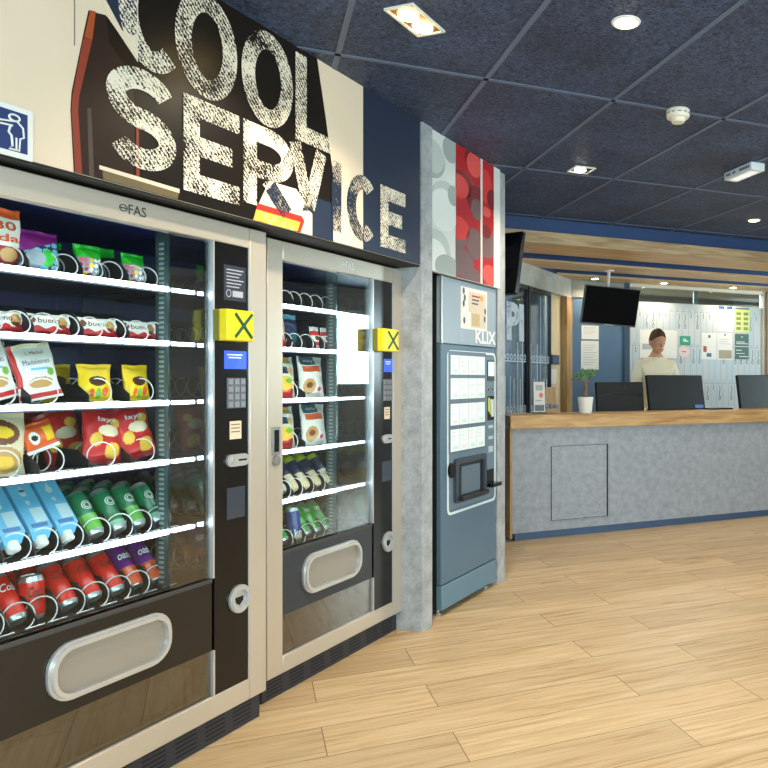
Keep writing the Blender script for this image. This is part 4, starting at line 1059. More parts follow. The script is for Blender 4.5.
for px in (487.6, 491.4):
    u_, z_ = kq(px, 389.3); q = MB().ring_xz(ell(u_, z_, .018, .018, 16), ell(u_, z_, .011, .011, 16), kf - .007, kf - .002, 0); q.prism_xz(ell(u_, z_, .0112, .0112, 16), kf - .005, kf - .002, 1); q.build('button', [M_chrome, M_dgrey], kl)
x0, x1, z0, z1 = kr(487, 493.3, 396, 420); q = MB().box(x0, x1, kf - .005, kf - .002, z0, z1, 0); q.add([(x0 + .004, kf - .0054, z0 + .06), (x0 + .04, kf - .0054, z0 + .03), (x0 + .03, kf - .0054, z1 - .01), (x0 + .004, kf - .0054, z1 - .01)], [(0, 1, 2, 3)], 1); q.add([(x0 + .034, kf - .0054, z1 - .02), (x0 + .048, kf - .0054, z0 + .02), (x1 - .004, kf - .0054, z0 + .02), (x1 - .004, kf - .0054, z1 - .02)], [(0, 1, 2, 3)], 2)
q.build('offer_label', [M_black, mat('offer_yellow_green', (196, 206, 60), .4), mat('offer_pale', (206, 216, 210), .4)], kl)
for py, hh in ((436, 3), (446, 4), (449, 3), (425, 3)):
    x0, x1, z0, z1 = kr(488, 492.5, py, py + hh); MB().box(x0, x1, kf - .004, kf - .002, z0, z1).build('small_label', mat('small_label_pale', (186, 202, 212), .4), kl)
x0, x1, z0, z1 = kr(486.5, 493.5, 469, 485); q = MB().box(x0, x1 - .01, kf - .006, kf - .002, z0, z1, 0); q.box(x0 - .01, x1 + .012, kf - .05, kf - .004, z0 - .005, z0 + .016, 0); q.build('coin_return', M_black, kl)
# lit picture panel above it
PNP = .112; py_ = -PNP
pu0, pu1 = 1.036, uL - .001
zp0 = 1.836
pp = MB().box(pu0, pu1, py_, py_ + .03, zp0, CEIL - .002).build('picture_panel', mat('panel_white', (222, 226, 222), .3), None, F0, (0, 0, WROT))
tag(pp, 'tall picture panel of white and red cup shapes above the drinks machine', 'picture panel')
def pq(px, py): return hw(px, py, PNP)
ua, ub, uc, ud = [pq(p, 0)[0] for p in (455.5, 480.3, 482.6, 493.6)]
for (a, b) in ((ua, ub), (uc, ud)): MB().box(a, b, py_ - .001, py_, zp0 + .002, CEIL - .003).build('red_field', mat('panel_red', (180, 28, 36), .3), pp)
def clipx(pts, a, b): return [(min(max(x, a), b), min(max(z, zp0 + .004), CEIL - .004)) for x, z in pts]
def disc(px, py, ru, rz, m, lv, a, b, nm):
    cu, cz = pq(px, py); MB().prism_xz(clipx(ell(cu, cz, ru, rz, 36), a, b), py_ - .001 - .0006 * lv, py_).build(nm, m, pp, smooth=False)
g1 = mat('cup_grey', (196, 204, 200), .35); g2 = mat('cup_grey_dark', (166, 176, 172), .35); g3 = mat('cup_pale', (232, 236, 232), .35)
r1 = mat('cup_red', (214, 52, 54), .35); r2 = mat('cup_red_dark', (120, 22, 30), .35); r3 = mat('cup_grey_red', (118, 90, 92), .35); r4 = mat('cup_bright_red', (226, 84, 80), .35)
A = (pu0 + .004, ua)
for (x, y, ru, rz, m, lv) in ((432, 158, .13, .10, g2, 1), (433, 156, .11, .085, g1, 2), (446, 205, .16, .125, g1, 1), (444, 210, .15, .11, g3, 2), (436, 250, .15, .11, g1, 1), (434, 256, .13, .09, g3, 2), (447, 268, .13, .07, g2, 3), (450, 150, .08, .07, g2, 1), (453, 196, .06, .055, g2, 3)): disc(x, y, ru, rz, m, lv, *A, 'cup_print')
A = (ua, ub)
for (x, y, ru, rz, m, lv) in ((461, 184, .13, .075, r2, 1), (459, 186, .11, .065, r1, 2), (473, 160, .10, .08, r2, 1), (474, 165, .09, .07, r4, 2), (457, 232, .13, .085, r3, 1), (459, 228, .12, .065, r1, 2), (461, 262, .15, .08, r3, 1), (476, 200, .12, .08, r2, 1), (477, 210, .08, .06, r3, 2), (474, 244, .10, .09, r3, 2), (470, 275, .12, .05, r3, 2)): disc(x, y, ru, rz, m, lv, *A, 'cup_print')
A = (uc, ud)
for (x, y, ru, rz, m, lv) in ((485, 186, .09, .10, r1, 1), (492, 200, .07, .06, r2, 2), (487, 244, .10, .09, r3, 1), (486, 232, .06, .04, r2, 2), (489, 275, .09, .06, r4, 2), (486, 212, .06, .03, r4, 3)): disc(x, y, ru, rz, m, lv, *A, 'cup_print')

# ------------------------------------------------------------------ wall screen seen edge-on past the pillar
sc_u = hw(519, 0, .35)[0]
tv1 = thing('wall_screen', 'black screen tilted forward beside the right grey pillar, seen nearly edge-on', 'screen', W(2.42, -.30, 2.075), WROT + R(-100))
q = MB().box(-.33, .33, -.02, .02, -.225, .225)
sb = q.build('screen_body', mat('screen_black', (12, 12, 15), .25, 0, .5), tv1, rot=(R(-12), 0, 0), bevel=.006)
MB().box(-.31, .31, -.0215, -.02, -.205, .205).build('display', mat('screen_glass', (20, 20, 26), .08), sb)
MB().box(-.14, -.10, .02, .05, .12, CEIL - 2.075 - .003).build('ceiling_arm', M_dgrey, tv1)

# ------------------------------------------------------------------ reception
RC0 = C(0, 0)
def cstruct(name, mb, m, bevel=0, **k): return struct(mb.build(name, m, None, RC0, (0, 0, CROT), bevel=bevel, **k))
CL = 6.0
ctr = thing('reception_counter', 'long reception counter of grey concrete panels with a thick oak top', 'reception counter', RC0, CROT)
MB().box(.02, CL, .012, .05, .066, .882).build('front_panel', M_conc_c, ctr)
MB().box(0, .02, .0, .62, .03, .882).build('end_panel', M_oakv, ctr)
MB().box(-.004, CL, -.022, .34, .882, .992).build('countertop', M_oak, ctr, bevel=.004)
MB().box(.06, CL, .055, .12, 0, .085).build('kick_board', mat('kick_blue', (76, 100, 134), .4), ctr)
MB().box(.06, CL, .13, .90, .73, .77).build('work_surface', M_white, ctr)
MB().box(.06, CL, .05, .10, .12, .88).build('inner_panel', M_dgrey, ctr)
for xx in (.5, 2.2, 4.2): MB().box(xx, xx + .03, .14, .9, 0, .73).build('support_panel', M_dgrey, ctr)
x0, _ = hc(552, 500, 0); x1, _ = hc(607, 500, 0)
hd_ = MB().box(x0, x1, .004, .012, .145, .735).build('access_hatch', M_conc_c, ctr)
gg = MB(); gg.box(x1, x1 + .011, .0, .012, .142, .738); gg.box(x0 - .003, x0, .004, .012, .142, .738); gg.box(x0, x1, .004, .012, .735, .738); gg.box(x0, x1, .004, .012, .142, .145)
gg.build('shadow_gap', mat('gap_black', (24, 26, 30), .6), hd_)
MB().lathe([(.006, 0), (.006, .003)], x1 - .03, 0, .72, 10).build('screw', M_chrome, hd_)

# canopy above reception
def wall_x(y): return -.424 + (y - .1) * 1.0122
def board(name, y0, y1, z0, z1, m, X1=6.2): return cstruct(name, MB().prism_xy([(wall_x(y0), y0), (X1, y0), (X1, y1), (wall_x(y1), y1)], z0, z1), m, smooth=False)
ZC0, ZC1 = 2.367, 2.463
M_oak_u_lit = wood('oak_underside_lit', (230, 194, 140), (198, 154, 100), (1.2, 12, 12))  # oak brightened to paint in light bounced up from the floor
M_canopy = mat('canopy_blue', (40, 68, 118), .5)
board('trim_2', .085, 1.96, ZC1, CEIL - .001, M_canopy)
cb = thing('canopy_beam', 'broad front oak beam of the canopy above the reception counter', 'beam', RC0, CROT, 'oak canopy beams')
def bp(name, y0, y1, z0, z1, m, par): return MB().prism_xy([(wall_x(y0), y0), (6.2, y0), (6.2, y1), (wall_x(y1), y1)], z0, z1).build(name, m, par, smooth=False)
bp('face_board', .07, .10, ZC0, ZC1, M_oak_g, cb); bp('underside_board', .1, .536, ZC0, ZC0 + .02, M_oak_u_lit, cb); bp('core', .1, .53, ZC0 + .02, ZC1, M_canopy, cb)
cb = thing('canopy_beam', 'middle oak board under the blue canopy, just behind the broad front beam', 'beam', RC0, CROT, 'oak canopy beams')
bp('underside_board', .91, 1.30, ZC0, ZC0 + .018, M_oak_u_lit, cb); bp('core', .91, 1.30, ZC0 + .018, ZC1, M_canopy, cb)
cb = thing('canopy_beam', 'rear oak board under the canopy with small spotlights, nearest the glass wall', 'beam', RC0, CROT, 'oak canopy beams')
bp('underside_board', 1.63, 1.949, ZC0, ZC0 + .018, M_oak_u_lit, cb); bp('core', 1.63, 1.949, ZC0 + .018, ZC1, M_canopy, cb)
SPOTS = []
M_bulb = mat('lamp_warm', (255, 228, 176), .4, emit=22)
for px, l in ((595, 'small recessed spotlight in the rear canopy board above the hanging screen'), (664, 'small recessed spotlight in the rear canopy board, centre'), (733, 'small recessed spotlight in the rear canopy board, right')):
    xx = hc(px, 278, 1.75)[0]
    t_ = thing('recessed_spotlight', l, 'ceiling light', C(xx, 1.75, ZC0), CROT, 'canopy spotlights')
    MB().lathe([(.045, -.006), (.05, -.003), (.05, -.0002)], seg=20).build('rim', M_silver_lt, t_)
    MB().lathe([(.034, -.008), (.034, -.0062)], seg=18).build('lamp', M_bulb, t_)
    SPOTS.append(C(xx, 1.75, ZC0 - .02))

# left glass wall of the back office, in line with the machines
GN = -.7
GR0 = W(0, GN)
def gbox(mb, *a): return mb.box(*a)
def gstruct(name, mb, m, bevel=0): return struct(mb.build(name, m, None, GR0, (0, 0, WROT), bevel))
ux = lambda px: hw(px, 300, GN)[0]
gstruct('trim_3', MB().box(1.95, 5.36, -.0, .10, 2.164, 2.366), M_conc_l)
gstruct('trim_4', MB().box(1.95, 5.36, .01, .09, 2.366, CEIL), M_canopy)
u532, u554, u566 = ux(532), ux(554), ux(566)
M_oglass = glass('office_glass', (168, 182, 192), .05)
film = mat('film_white', (216, 228, 236), .5)
wn = 10
for a, b in ((1.95, u532 - .02), (u532 + .02, u554)):
    w_ = MB().box(a, b, .03, .07, 0, .06).box(a, b, .03, .07, 2.13, 2.164).box(b - .012, b, .03, .07, .06, 2.13).box(a, a + .012, .03, .07, .06, 2.13); 
    wo = gstruct('window_%d' % wn, w_, M_dgrey); wn += 1
    MB().box(a + .012, b - .012, .046, .054, .06, 2.13).build('pane', M_oglass, wo)
    pt = MB(); rnd = random.Random(wn)
    y_ = .0445
    a_ = max(a, 3.45)
    k = 0; x = a_ + .05
    while x < b - .05:
        top_ = rnd.choice((1.28, 1.62, 2.1)); 
        if wn == 11: top_ = min(top_, rnd.choice((1.3, 1.62)))
        bot_ = rnd.choice((.2, .55, .93))
        pt.box(x, x + .012, y_ - .0008, y_, bot_, top_); 
        if rnd.random() < .5: pt.tube([(x + .02 + .02 * math.cos(PI * i / 8 + PI), y_, 1.0 + .05 * math.sin(PI * i / 8 + PI)) for i in range(9)], .005, 4)
        x += rnd.uniform(.045, .11)
    for zr in (1.0, 1.48):
        xx = a_ + .02
        while xx < b - .06:
            pt.ring_xz(ell(xx + .03, zr, .026, .03, 12), ell(xx + .03, zr, .016, .02, 12), y_ - .0012, y_, 0); xx += .075
        pt.box(a_, b - .02, y_ - .0008, y_, zr - .045, zr - .035)
    pt.build('film_pattern', film, wo, smooth=False)
    if wn == 11:
        lt = MB(); text_mb(lt, 'PI', ux(511), ux(528), 1.63, 1.98, .0425, bold=.05); lt.build('film_lettering', distress('film_letter', (226, 236, 242), .74), wo, smooth=False)
gstruct('trim_5', MB().box(u532 - .02, u532 + .02, .02, .08, 0, 2.164), M_black)
# door opening with pale leaf behind, oak post
gstruct('door_1', MB().box(u554, u566, .06, .10, 0, 2.164), mat('door_cream', (226, 206, 168), .45))
gstruct('trim_6', MB().box(u566, 5.343, -.01, .10, 0, 2.164), M_oakv)
x0, x1 = ux(555.5), ux(562.3); z0 = hw(559, 364.5, GN)[1]; z1 = hw(559, 355, GN)[1]
it = MB().box(x0, x1, .035, .06, z0, z1, 0).box(x0 + .015, x1 - .015, .034, .035, z0 + .015, z1 - .015, 1).build('wall_tablet', [M_dgrey, mat('tablet_blue', (36, 56, 108), .25, emit=.15)], None, GR0, (0, 0, WROT)); tag(it, 'small dark blue screen mounted on the cream door leaf', 'tablet')
z0 = hw(559, 384, GN)[1]; z1 = hw(559, 369, GN)[1]
it = MB().box(x0, x1 - .03, .057, .06, z0, z1).build('door_notice', M_paper, None, GR0, (0, 0, WROT)); tag(it, 'white notice on the cream door leaf under the small blue screen', 'notice')
# office behind the glass
gstruct('wall_office_left', MB().box(1.95, 6.4, 1.2, 1.3, 0, CEIL), mat('office_grey_blue', (104, 122, 142), .5))
gstruct('wall_office_side', MB().box(1.95, 2.0, .10, 1.2, 0, CEIL), mat('office_grey_blue', (104, 122, 142), .5))

# back wall of the reception: blue wall, then a glazed wall with a printed film
BY = 1.95
xb0 = wall_x(BY) - .02; xb1 = hc(629, 350, BY)[0]; xb2 = hc(618, 350, BY)[0]; xr = hc(762.5, 350, BY)[0]
zg = hc(690, 289, BY)[1]
cstruct('wall_reception_back', MB().box(xb0, xb1 - .07, BY, BY + .1, 0, CEIL), M_blue)
cstruct('trim_7', MB().box(xb1 - .07, xb1, BY - .02, BY + .1, 0, CEIL), mat('dark_blue_post', (54, 76, 100), .45))
cstruct('trim_8', MB().box(xb0, xb1, BY - .016, BY, hc(590, 298, BY)[1], CEIL - .21), mat('grey_header', (146, 152, 148), .5))
zt = ZC0
gl = struct(MB().box(xb1, xr, BY - .01, BY + .05, 0, .05).box(xb1, xr, BY - .01, BY + .05, zt - .035, zt).box(xr - .0, xr + .03, BY - .02, BY + .06, 0, zt).build('window_20', [mat('mullion_pale', (222, 218, 206), .4)], None, RC0, (0, 0, CROT)))
MB().box(xb1, xr, BY + .012, BY + .020, .05, zt - .035).build('pane', M_clear, gl)
xm = hc(697, 300, BY)[0]; MB().box(xm - .03, xm + .03, BY + .021, BY + .04, .05, zt - .035).build('mullion', mat('mullion_grey', (150, 160, 162), .4), gl)
zfilm = hc(690, 304, BY)[1]
MB().box(xb1, xr, BY + .0098, BY + .0119, .05, zfilm).build('frosted_film', mat('frosted_film', (206, 213, 215), .6), gl)
pt = MB(); rnd = random.Random(21); x = xb1 + .02; rows = [zfilm - .10, hc(690, 347, BY)[1], hc(690, 384, BY)[1]]
fy = BY + .0096
i = 0
while x < xr - .05:
    w_ = .088
    for r_, zr in enumerate(rows):
        lo = rows[r_ + 1] + .0 if r_ < 2 else .3
        jx = x + .03 * r_
        pt.box(jx, jx + .004, fy - .0006, fy, lo, zr, 0)
        pt.box(jx - .012, jx + .05, fy - .0006, fy, zr + .004, zr + .010, 0)
        if rnd.random() < .45:
            c_x = jx + .044; pt.tube([(c_x, fy, zr - .02), (c_x + .008, fy, zr - .07), (c_x - .008, fy, zr - .12), (c_x + .006, fy, zr - .15)], .0035, 4, 1)
            pt.tube([(c_x + .013 * math.cos(2 * PI * q / 12), fy, zr - .172 + .022 * math.sin(2 * PI * q / 12)) for q in range(12)], .003, 4, 1, closed=True)
        elif rnd.random() < .6:
            pt.box(jx + .038, jx + .045, fy - .0008, fy, zr - .07, zr - .01, 1)
        if rnd.random() < .28: pt.box(jx + .012, jx + w_ - .01, fy - .0003, fy + .0004, lo + .02, zr - .03, 2)
        pt.ring_xz(ell(jx + .02, zr + .03, .012, .012, 10), ell(jx + .02, zr + .03, .009, .009, 10), fy - .0006, fy, 0)
    x += w_; i += 1
pt.build('printed_pattern', [mat('film_line_grey', (150, 160, 168), .6), mat('film_ink', (84, 92, 100), .6), mat('film_tint_blue', (198, 212, 221), .6)], gl, smooth=False)
cstruct('trim_9', MB().box(xr + .03, xr + .5, BY - .05, BY + .1, 0, zt), mat('brown_panel', (146, 122, 96), .5))
cstruct('wall_reception_right', MB().box(xr + .5, 6.2, BY, BY + .1, 0, CEIL), M_cream)
cstruct('ceiling_rear_room', MB().box(-1.0, 6.2, 2.05, 4.2, CEIL - .03, CEIL - .001), mat('rear_ceiling', (196, 198, 194), .6))
cstruct('wall_rear_room', MB().box(-1.0, 6.2, 4.2, 4.3, 0, CEIL), mat('rear_room_grey', (118, 124, 126), .6))
# papers on the walls
def sheet(px0, px1, py0, py1, label, body, extra=(), cat='notice', yoff=None, group=None, name='paper_notice', ell_=False):
    yy = BY - .002 if yoff is None else yoff
    pm = (px0 + px1) / 2; x0 = hc(px0, 300, yy)[0]; x1 = hc(px1, 300, yy)[0]; z0 = hc(pm, py1, yy)[1]; z1 = hc(pm, py0, yy)[1]
    w_, h_ = x1 - x0, z1 - z0; mb = MB(); ms = [body]
    if ell_: mb.prism_xz(ell((x0 + x1) / 2, (z0 + z1) / 2, w_ / 2, h_ / 2, 28), yy - .001, yy + .001)
    else: mb.box(x0, x1, yy - .001, yy + .001, z0, z1)
    for (a, b, c_, d_, m) in extra:
        if m not in ms: ms.append(m)
        mb.box(x0 + a * w_, x0 + b * w_, yy - .0018, yy - .001, z0 + c_ * h_, z0 + d_ * h_, ms.index(m))
    o = mb.build(name, ms, None, RC0, (0, 0, CROT), smooth=False); return tag(o, label, cat, group)
ink = mat('ink_soft_grey', (178, 180, 182), .6); inkd = mat('ink_dark_grey', (96, 100, 104), .6)
lines = tuple((.12, .88 - .1 * (k % 3), .84 - .085 * k, .855 - .085 * k, ink) for k in range(9))
M_nblue = mat('notice_blue', (26, 72, 146), .5); M_ngreen = mat('notice_green', (44, 92, 74), .5); M_nlime = mat('notice_lime', (222, 230, 140), .5); M_nl2 = mat('notice_lime_dark', (128, 150, 60), .5); M_teal = mat('notice_teal', (28, 156, 126), .5); M_pinkp = mat('notice_pink', (240, 212, 208), .5)
FY = BY + .0072
sheet(581.5, 598.7, 325.5, 339.3, 'white notice sheet, upper of the two on the blue wall', M_paper, lines[:6], group='papers on the blue wall')
sheet(581, 598.7, 340.8, 369.6, 'white notice sheet, lower and taller of the two on the blue wall', M_paper, lines, group='papers on the blue wall')
sheet(640, 677, 330, 358, 'wide white poster on the glass wall behind the person', M_paper, ((.06, .3, .3, .5, ink),), yoff=FY)
sheet(718, 733, 306, 331.5, 'white notice with blue heading, upper right on the glass wall', M_paper, ((.04, .42, .87, .99, M_nblue), (.58, .96, .87, .99, M_nblue)) + lines[1:], yoff=FY)
sheet(735, 749.5, 308, 332.5, 'lime green poster with small pictures at the right of the glass wall', M_nlime, tuple((.08 + .5 * (k % 2), .4 + .5 * (k % 2), .1 + .2 * (k // 2), .22 + .2 * (k // 2), M_nl2) for k in range(8)) + ((.02, .98, .94, 1.0, inkd),), yoff=FY)
sheet(701.5, 716.4, 333, 359.5, 'white notice with red and blue pictures, left one of the middle pair', M_paper, ((.44, .6, .82, .92, inkd), (.12, .34, .28, .5, mat('pic_red', (170, 84, 74), .6)), (.34, .66, .1, .24, mat('pic_blue', (70, 110, 150), .6))), yoff=FY)
sheet(717.2, 732.4, 333, 359.8, 'white notice with photograph strip at its foot, right one of the middle pair', M_paper, ((.46, .56, .9, .97, inkd), (.1, .95, .05, .36, mat('pic_tan', (176, 164, 140), .6)), (.5, .9, .08, .2, mat('pic_red', (170, 84, 74), .6))) + lines[1:4], yoff=FY)
gl1 = ((.08, .95, .16, .22, M_paper), (.08, .7, .3, .36, M_paper), (.46, .54, .7, .8, M_paper))
sheet(735, 748.7, 334, 346, 'upper dark green sign with white lines, right of the glass wall', M_ngreen, gl1, yoff=FY, name='green_sign', cat='sign')
sheet(735, 748.7, 347, 359.3, 'lower dark green sign with white lines, directly under its twin', M_ngreen, ((.3, .95, .2, .26, M_paper), (.08, .5, .7, .76, M_paper), (.1, .7, .45, .5, M_paper)), yoff=FY, name='green_sign', cat='sign')
sheet(679.8, 690.4, 336, 345.3, 'small teal green sticker on the glass wall beside the wide white poster', M_teal, ((.3, .8, .4, .52, M_paper), (.3, .6, .6, .7, M_paper)), yoff=FY, name='sticker', cat='sticker')
sheet(678.8, 689.2, 346, 357.3, 'round pale pink sticker under the teal green one', M_pinkp, ((.3, .7, .46, .54, mat('pic_red', (170, 84, 74), .6)),), yoff=FY, name='sticker', cat='sticker', ell_=True)

# hanging screen over the desk
ty = 1.1
x0, zt0 = hc(584, 287, ty); x1, _ = hc(636, 290, ty); _, zb0 = hc(608, 325, ty); zt1 = hc(610, 287.5, ty)[1]
xc_ = (x0 + x1) / 2; hs = (zt1 - zb0) / 2; wsz = (x1 - x0) / 2 * 1.0
tv2 = thing('hanging_screen', 'black flat screen hanging from the canopy, tilted forward above the desk', 'screen', C(xc_, ty, (zt1 + zb0) / 2), CROT - R(6))
sb = MB().box(-wsz, wsz, -.02, .025, -hs * 1.02, hs * 1.02).build('screen_body', mat('screen_bezel_grey', (92, 94, 96), .35, .3), tv2, rot=(R(14), R(3), 0), bevel=.004)
MB().box(-wsz + .008, wsz - .008, -.0215, -.0195, -hs + .012, hs - .002).build('display', mat('screen_off', (4, 4, 5), .6, 0, .08), sb)
MB().box(-.05, .05, -.022, -.0205, -hs * 1.0, -hs + .006).build('brand_plate', M_silver_lt, sb)
am = MB().tube([(.0, .03, .05), (.0, .08, .14), (.01, .06, ZC0 - .003 - (zt1 + zb0) / 2)], .016, 10); am.lathe([(.05, ZC0 - .012 - (zt1 + zb0) / 2), (.05, ZC0 - .0005 - (zt1 + zb0) / 2)], .01, .06, 0, 16)
am.build('ceiling_arm', M_white, tv2)

# monitors on the work surface
def monitor(pl, pr, pt, pb, y, label, yaw, dark, logo=False, sticker=False, tilt=6):
    pm = (pl + pr) / 2; xL = hc(pl, 390, y)[0]; xR = hc(pr, 390, y)[0]; zT = hc(pm, pt, y)[1]; zB = hc(pm, pb, y)[1]
    t_ = thing('computer_monitor', label, 'computer monitor', C((xL + xR) / 2, y, .77), CROT + R(yaw), 'computer monitors on the reception desk')
    w_ = (xR - xL) / 2; h_ = (zT - zB) / 2; zc = (zT + zB) / 2 - .77
    m = mat('monitor_back_%d' % dark, (dark, dark, dark + 1), .5, 0, .3)
    b_ = MB().box(-w_, w_, -.014, .02, -h_, h_).build('housing', m, t_, loc=(0, 0, zc), rot=(R(-tilt), 0, 0), bevel=.008)
    MB().box(-w_ + .012, w_ - .012, .02, .022, -h_ + .012, h_ - .012).build('display', mat('screen_lit', (150, 170, 190), .3, emit=.5), b_)
    if logo:
        lg = MB(); text_mb(lg, 'LG', .01, .07, h_ * .52, h_ * .74, -.0152, bold=.02); lg.ring_xz(ell(-.025, h_ * .63, .022, .022, 18), ell(-.025, h_ * .63, .016, .016, 18), -.0152, -.0142); lg.build('logo_lettering', mat('logo_dark', (26, 30, 36), .4), b_, smooth=False)
        cv = MB(); n = 16; top_ = [(-w_ * .97 + 2 * w_ * .97 * i / n, h_ * (.10 + .24 * math.sin(PI * i / n))) for i in range(n + 1)]; low = [(x, z - h_ * .10) for x, z in top_]
        for i in range(n): cv.add([(low[i][0], -.017, low[i][1]), (low[i + 1][0], -.017, low[i + 1][1]), (top_[i + 1][0], -.0142, top_[i + 1][1]), (top_[i][0], -.0142, top_[i][1])], [(0, 1, 2, 3)])
        cv.build('back_ridge', mat('monitor_ridge', (22, 24, 28), .3), b_)
    if sticker: MB().box(w_ * .62, w_ * .92, -.0152, -.014, -h_ * .94, -h_ * .74).build('sticker', mat('sticker_blue', (70, 110, 190), .4), b_)
    st = MB(); st.box(-.03, .03, .0, .03, .012, zc - h_ * .3); st.build('stand', M_black, t_)
    MB().prism_xy(ell(0, .02, .12, .09, 24), .0, .012).build('stand_base', M_black, t_)
    cbm = MB().tube([(-.08, -.02, zc - h_ + .02), (-.05, -.03, zc - h_ - .03), (.03, -.02, zc - h_ - .02), (.06, -.01, zc - h_ + .015)], .006, 6); cbm.build('cable', M_black, t_)
monitor(595.5, 643.5, 382, 412, .50, 'small dark monitor with a curved ridge and LG mark, leftmost on the reception desk', 2, 26, logo=True)
monitor(644.5, 706, 375, 410, .54, 'wide black monitor with a blue sticker, in front of the person', 8, 17, sticker=True, tilt=9)
monitor(734.5, 796, 375, 410, .54, 'wide black monitor cut by the right edge of the picture', 8, 18, tilt=9)
kb = MB().box(-.10, .10, -.06, .06, 0, .04).build('card_terminal', M_black, None, C(hc(718, 408, .26)[0], .26, .993), (0, 0, CROT), bevel=.006); kb.scale = (1.3, 1, .35); tag(kb, 'flat black tray on the oak top between the two wide monitors', 'tray')

# plant in a white pot
px_, _ = hc(585.5, 412, .12)
pl = thing('potted_plant', 'small bonsai plant in a white pot on the oak counter top', 'plant', C(px_, .12, .992), CROT)
MB().lathe([(.048, 0), (.052, .004), (.066, .128), (.066, .134), (.060, .134), (.058, .12), (.001, .118)], seg=28).build('pot', mat('pot_white', (232, 230, 224), .4), pl)
MB().lathe([(.057, .119), (.02, .126), (.001, .126)], seg=20).build('soil', mat('soil_brown', (66, 48, 34), .9, bump=.5), pl)
tk = MB().tube([(0, 0, .12), (-.006, .0, .16), (.006, .004, .20), (-.004, 0, .245), (-.012, 0, .27)], [.024, .02, .016, .012, .008], 9); tk.tube([(.0, 0, .235), (.03, .005, .27), (.055, 0, .29)], [.009, .006, .003], 7); tk.tube([(-.008, 0, .25), (-.05, .005, .275), (-.09, 0, .285)], [.008, .006, .003], 7)
tk.build('trunk', mat('trunk_grey_brown', (122, 96, 76), .7), pl)
lf = MB(); rnd = random.Random(5)
for cx_, cz_, n in ((-.09, .285, 15), (-.045, .31, 16), (.0, .335, 14), (.05, .305, 16), (.07, .335, 9), (-.02, .275, 9)):
    for k in range(n):
        a = rnd.uniform(0, 2 * PI); e_ = rnd.uniform(-.3, 1.0); d_ = Vector((math.cos(a) * math.cos(e_), math.sin(a) * math.cos(e_), math.sin(e_)))
        b0 = Vector((cx_, 0, cz_)) + d_ * .012; L_ = rnd.uniform(.030, .046); s_ = d_.cross(Vector((0, 0, 1))).normalized() * L_ * .28; up_ = s_.cross(d_).normalized() * .005
        lf.add([b0, b0 + d_ * L_ * .45 + s_ + up_, b0 + d_ * L_, b0 + d_ * L_ * .45 - s_ + up_, b0 + d_ * L_ * .5 - up_], [(0, 1, 4), (1, 2, 4), (2, 3, 4), (3, 0, 4)], rnd.randint(0, 1))
lf.build('leaves', [mat('leaf_green', (78, 128, 56), .45), mat('leaf_light', (128, 172, 78), .45)], pl, smooth=False)
# brochure stand and wooden holder
bx, _ = hc(539.5, 410, .22); 
bs = thing('brochure_stand', 'tall clear stand with a white leaflet at the left end of the oak counter', 'leaflet stand', C(bx, .22, .992), CROT - R(8))
MB().box(-.055, .055, -.03, .04, 0, .008).build('base', M_clear, bs); MB().box(-.052, .052, .0, .004, .008, .27).build('holder_plate', M_clear, bs, rot=(R(-4), 0, 0))
q = MB().box(-.048, .048, -.004, -.001, .012, .262, 0); q.box(-.03, .03, -.0048, -.004, .19, .235, 1); q.prism_xz(ell(.015, .15, .018, .022, 14), -.005, -.004, 2); q.box(-.04, .04, -.0048, -.004, .02, .07, 3); q.box(-.035, .02, -.0048, -.004, .10, .112, 1)
q.build('leaflet', [mat('leaflet_white', (232, 228, 226), .5), ink, mat('pic_rose', (214, 130, 136), .6), mat('pic_slate', (110, 118, 124), .6)], bs, rot=(R(-4), 0, 0))
bx, _ = hc(550.5, 410, .3)
wh = thing('wooden_card_holder', 'small slatted wooden holder with dark cards beside the leaflet stand', 'card holder', C(bx, .3, .992), CROT)
MB().box(-.062, .062, .02, .032, .0, .215).build('back_board', M_oakv, wh); MB().box(-.062, .062, -.04, .032, .0, .01).build('base', M_oakv, wh)
for k in range(3):
    MB().box(-.055 + .038 * k, -.022 + .038 * k, -.03, -.022, .01, .075).build('card', M_black, wh, rot=(0, R(-4 + 5 * k), 0))
MB().box(-.062, .062, -.04, -.034, .01, .035).build('front_lip', M_oakv, wh)

# ------------------------------------------------------------------ ceiling fittings
def on_ceiling(px, py): x, y = hz(px, py, CEIL); return Vector((x, y, CEIL))
M_wlamp = mat('lamp_bright', (255, 222, 150), .4, emit=20)
M_trimw = mat('fitting_white', (232, 232, 228), .4)
def downlight_twin(px, py, rz, label):
    t_ = thing('twin_downlight', label, 'ceiling light', on_ceiling(px, py), rz)
    a, b = .112, .06
    fr = MB().ring_xz(rrect(-a, a, -b, b, .004, 2), rrect(-a + .012, a - .012, -b + .012, b - .012, .003, 2), 0, .006); fr.v = [(x, z, -y) for x, y, z in fr.v]; fr.build('frame', M_trimw, t_, smooth=False)
    MB().box(-a + .011, a - .011, -b + .011, b - .011, -.003, -.0004).build('back_plate', mat('fitting_dark', (120, 92, 44), .4, .4), t_)
    for s in (-1, 1):
        MB().lathe([(.036, -.012), (.036, -.0032)], s * .048, 0, 0, 20).build('lamp', M_wlamp, t_)
    return t_.location
L1 = downlight_twin(415.5, 20, WROT, 'rectangular twin downlight in the ceiling above the dark banner')
def downlight_round(px, py, label):
    t_ = thing('round_downlight', label, 'ceiling light', on_ceiling(px, py), 0, 'round downlights')
    MB().lathe([(.036, -.001), (.044, -.006), (.052, -.004), (.054, -.0005)], seg=26).build('rim', M_trimw, t_)
    MB().lathe([(.037, -.008), (.037, -.002)], seg=22).build('lamp', M_wlamp, t_)
    return t_.location
L2 = downlight_round(626, 22, 'round warm downlight near the top right of the ceiling')
L3 = downlight_round(754, 220, 'round warm downlight low at the right, just before the blue canopy')
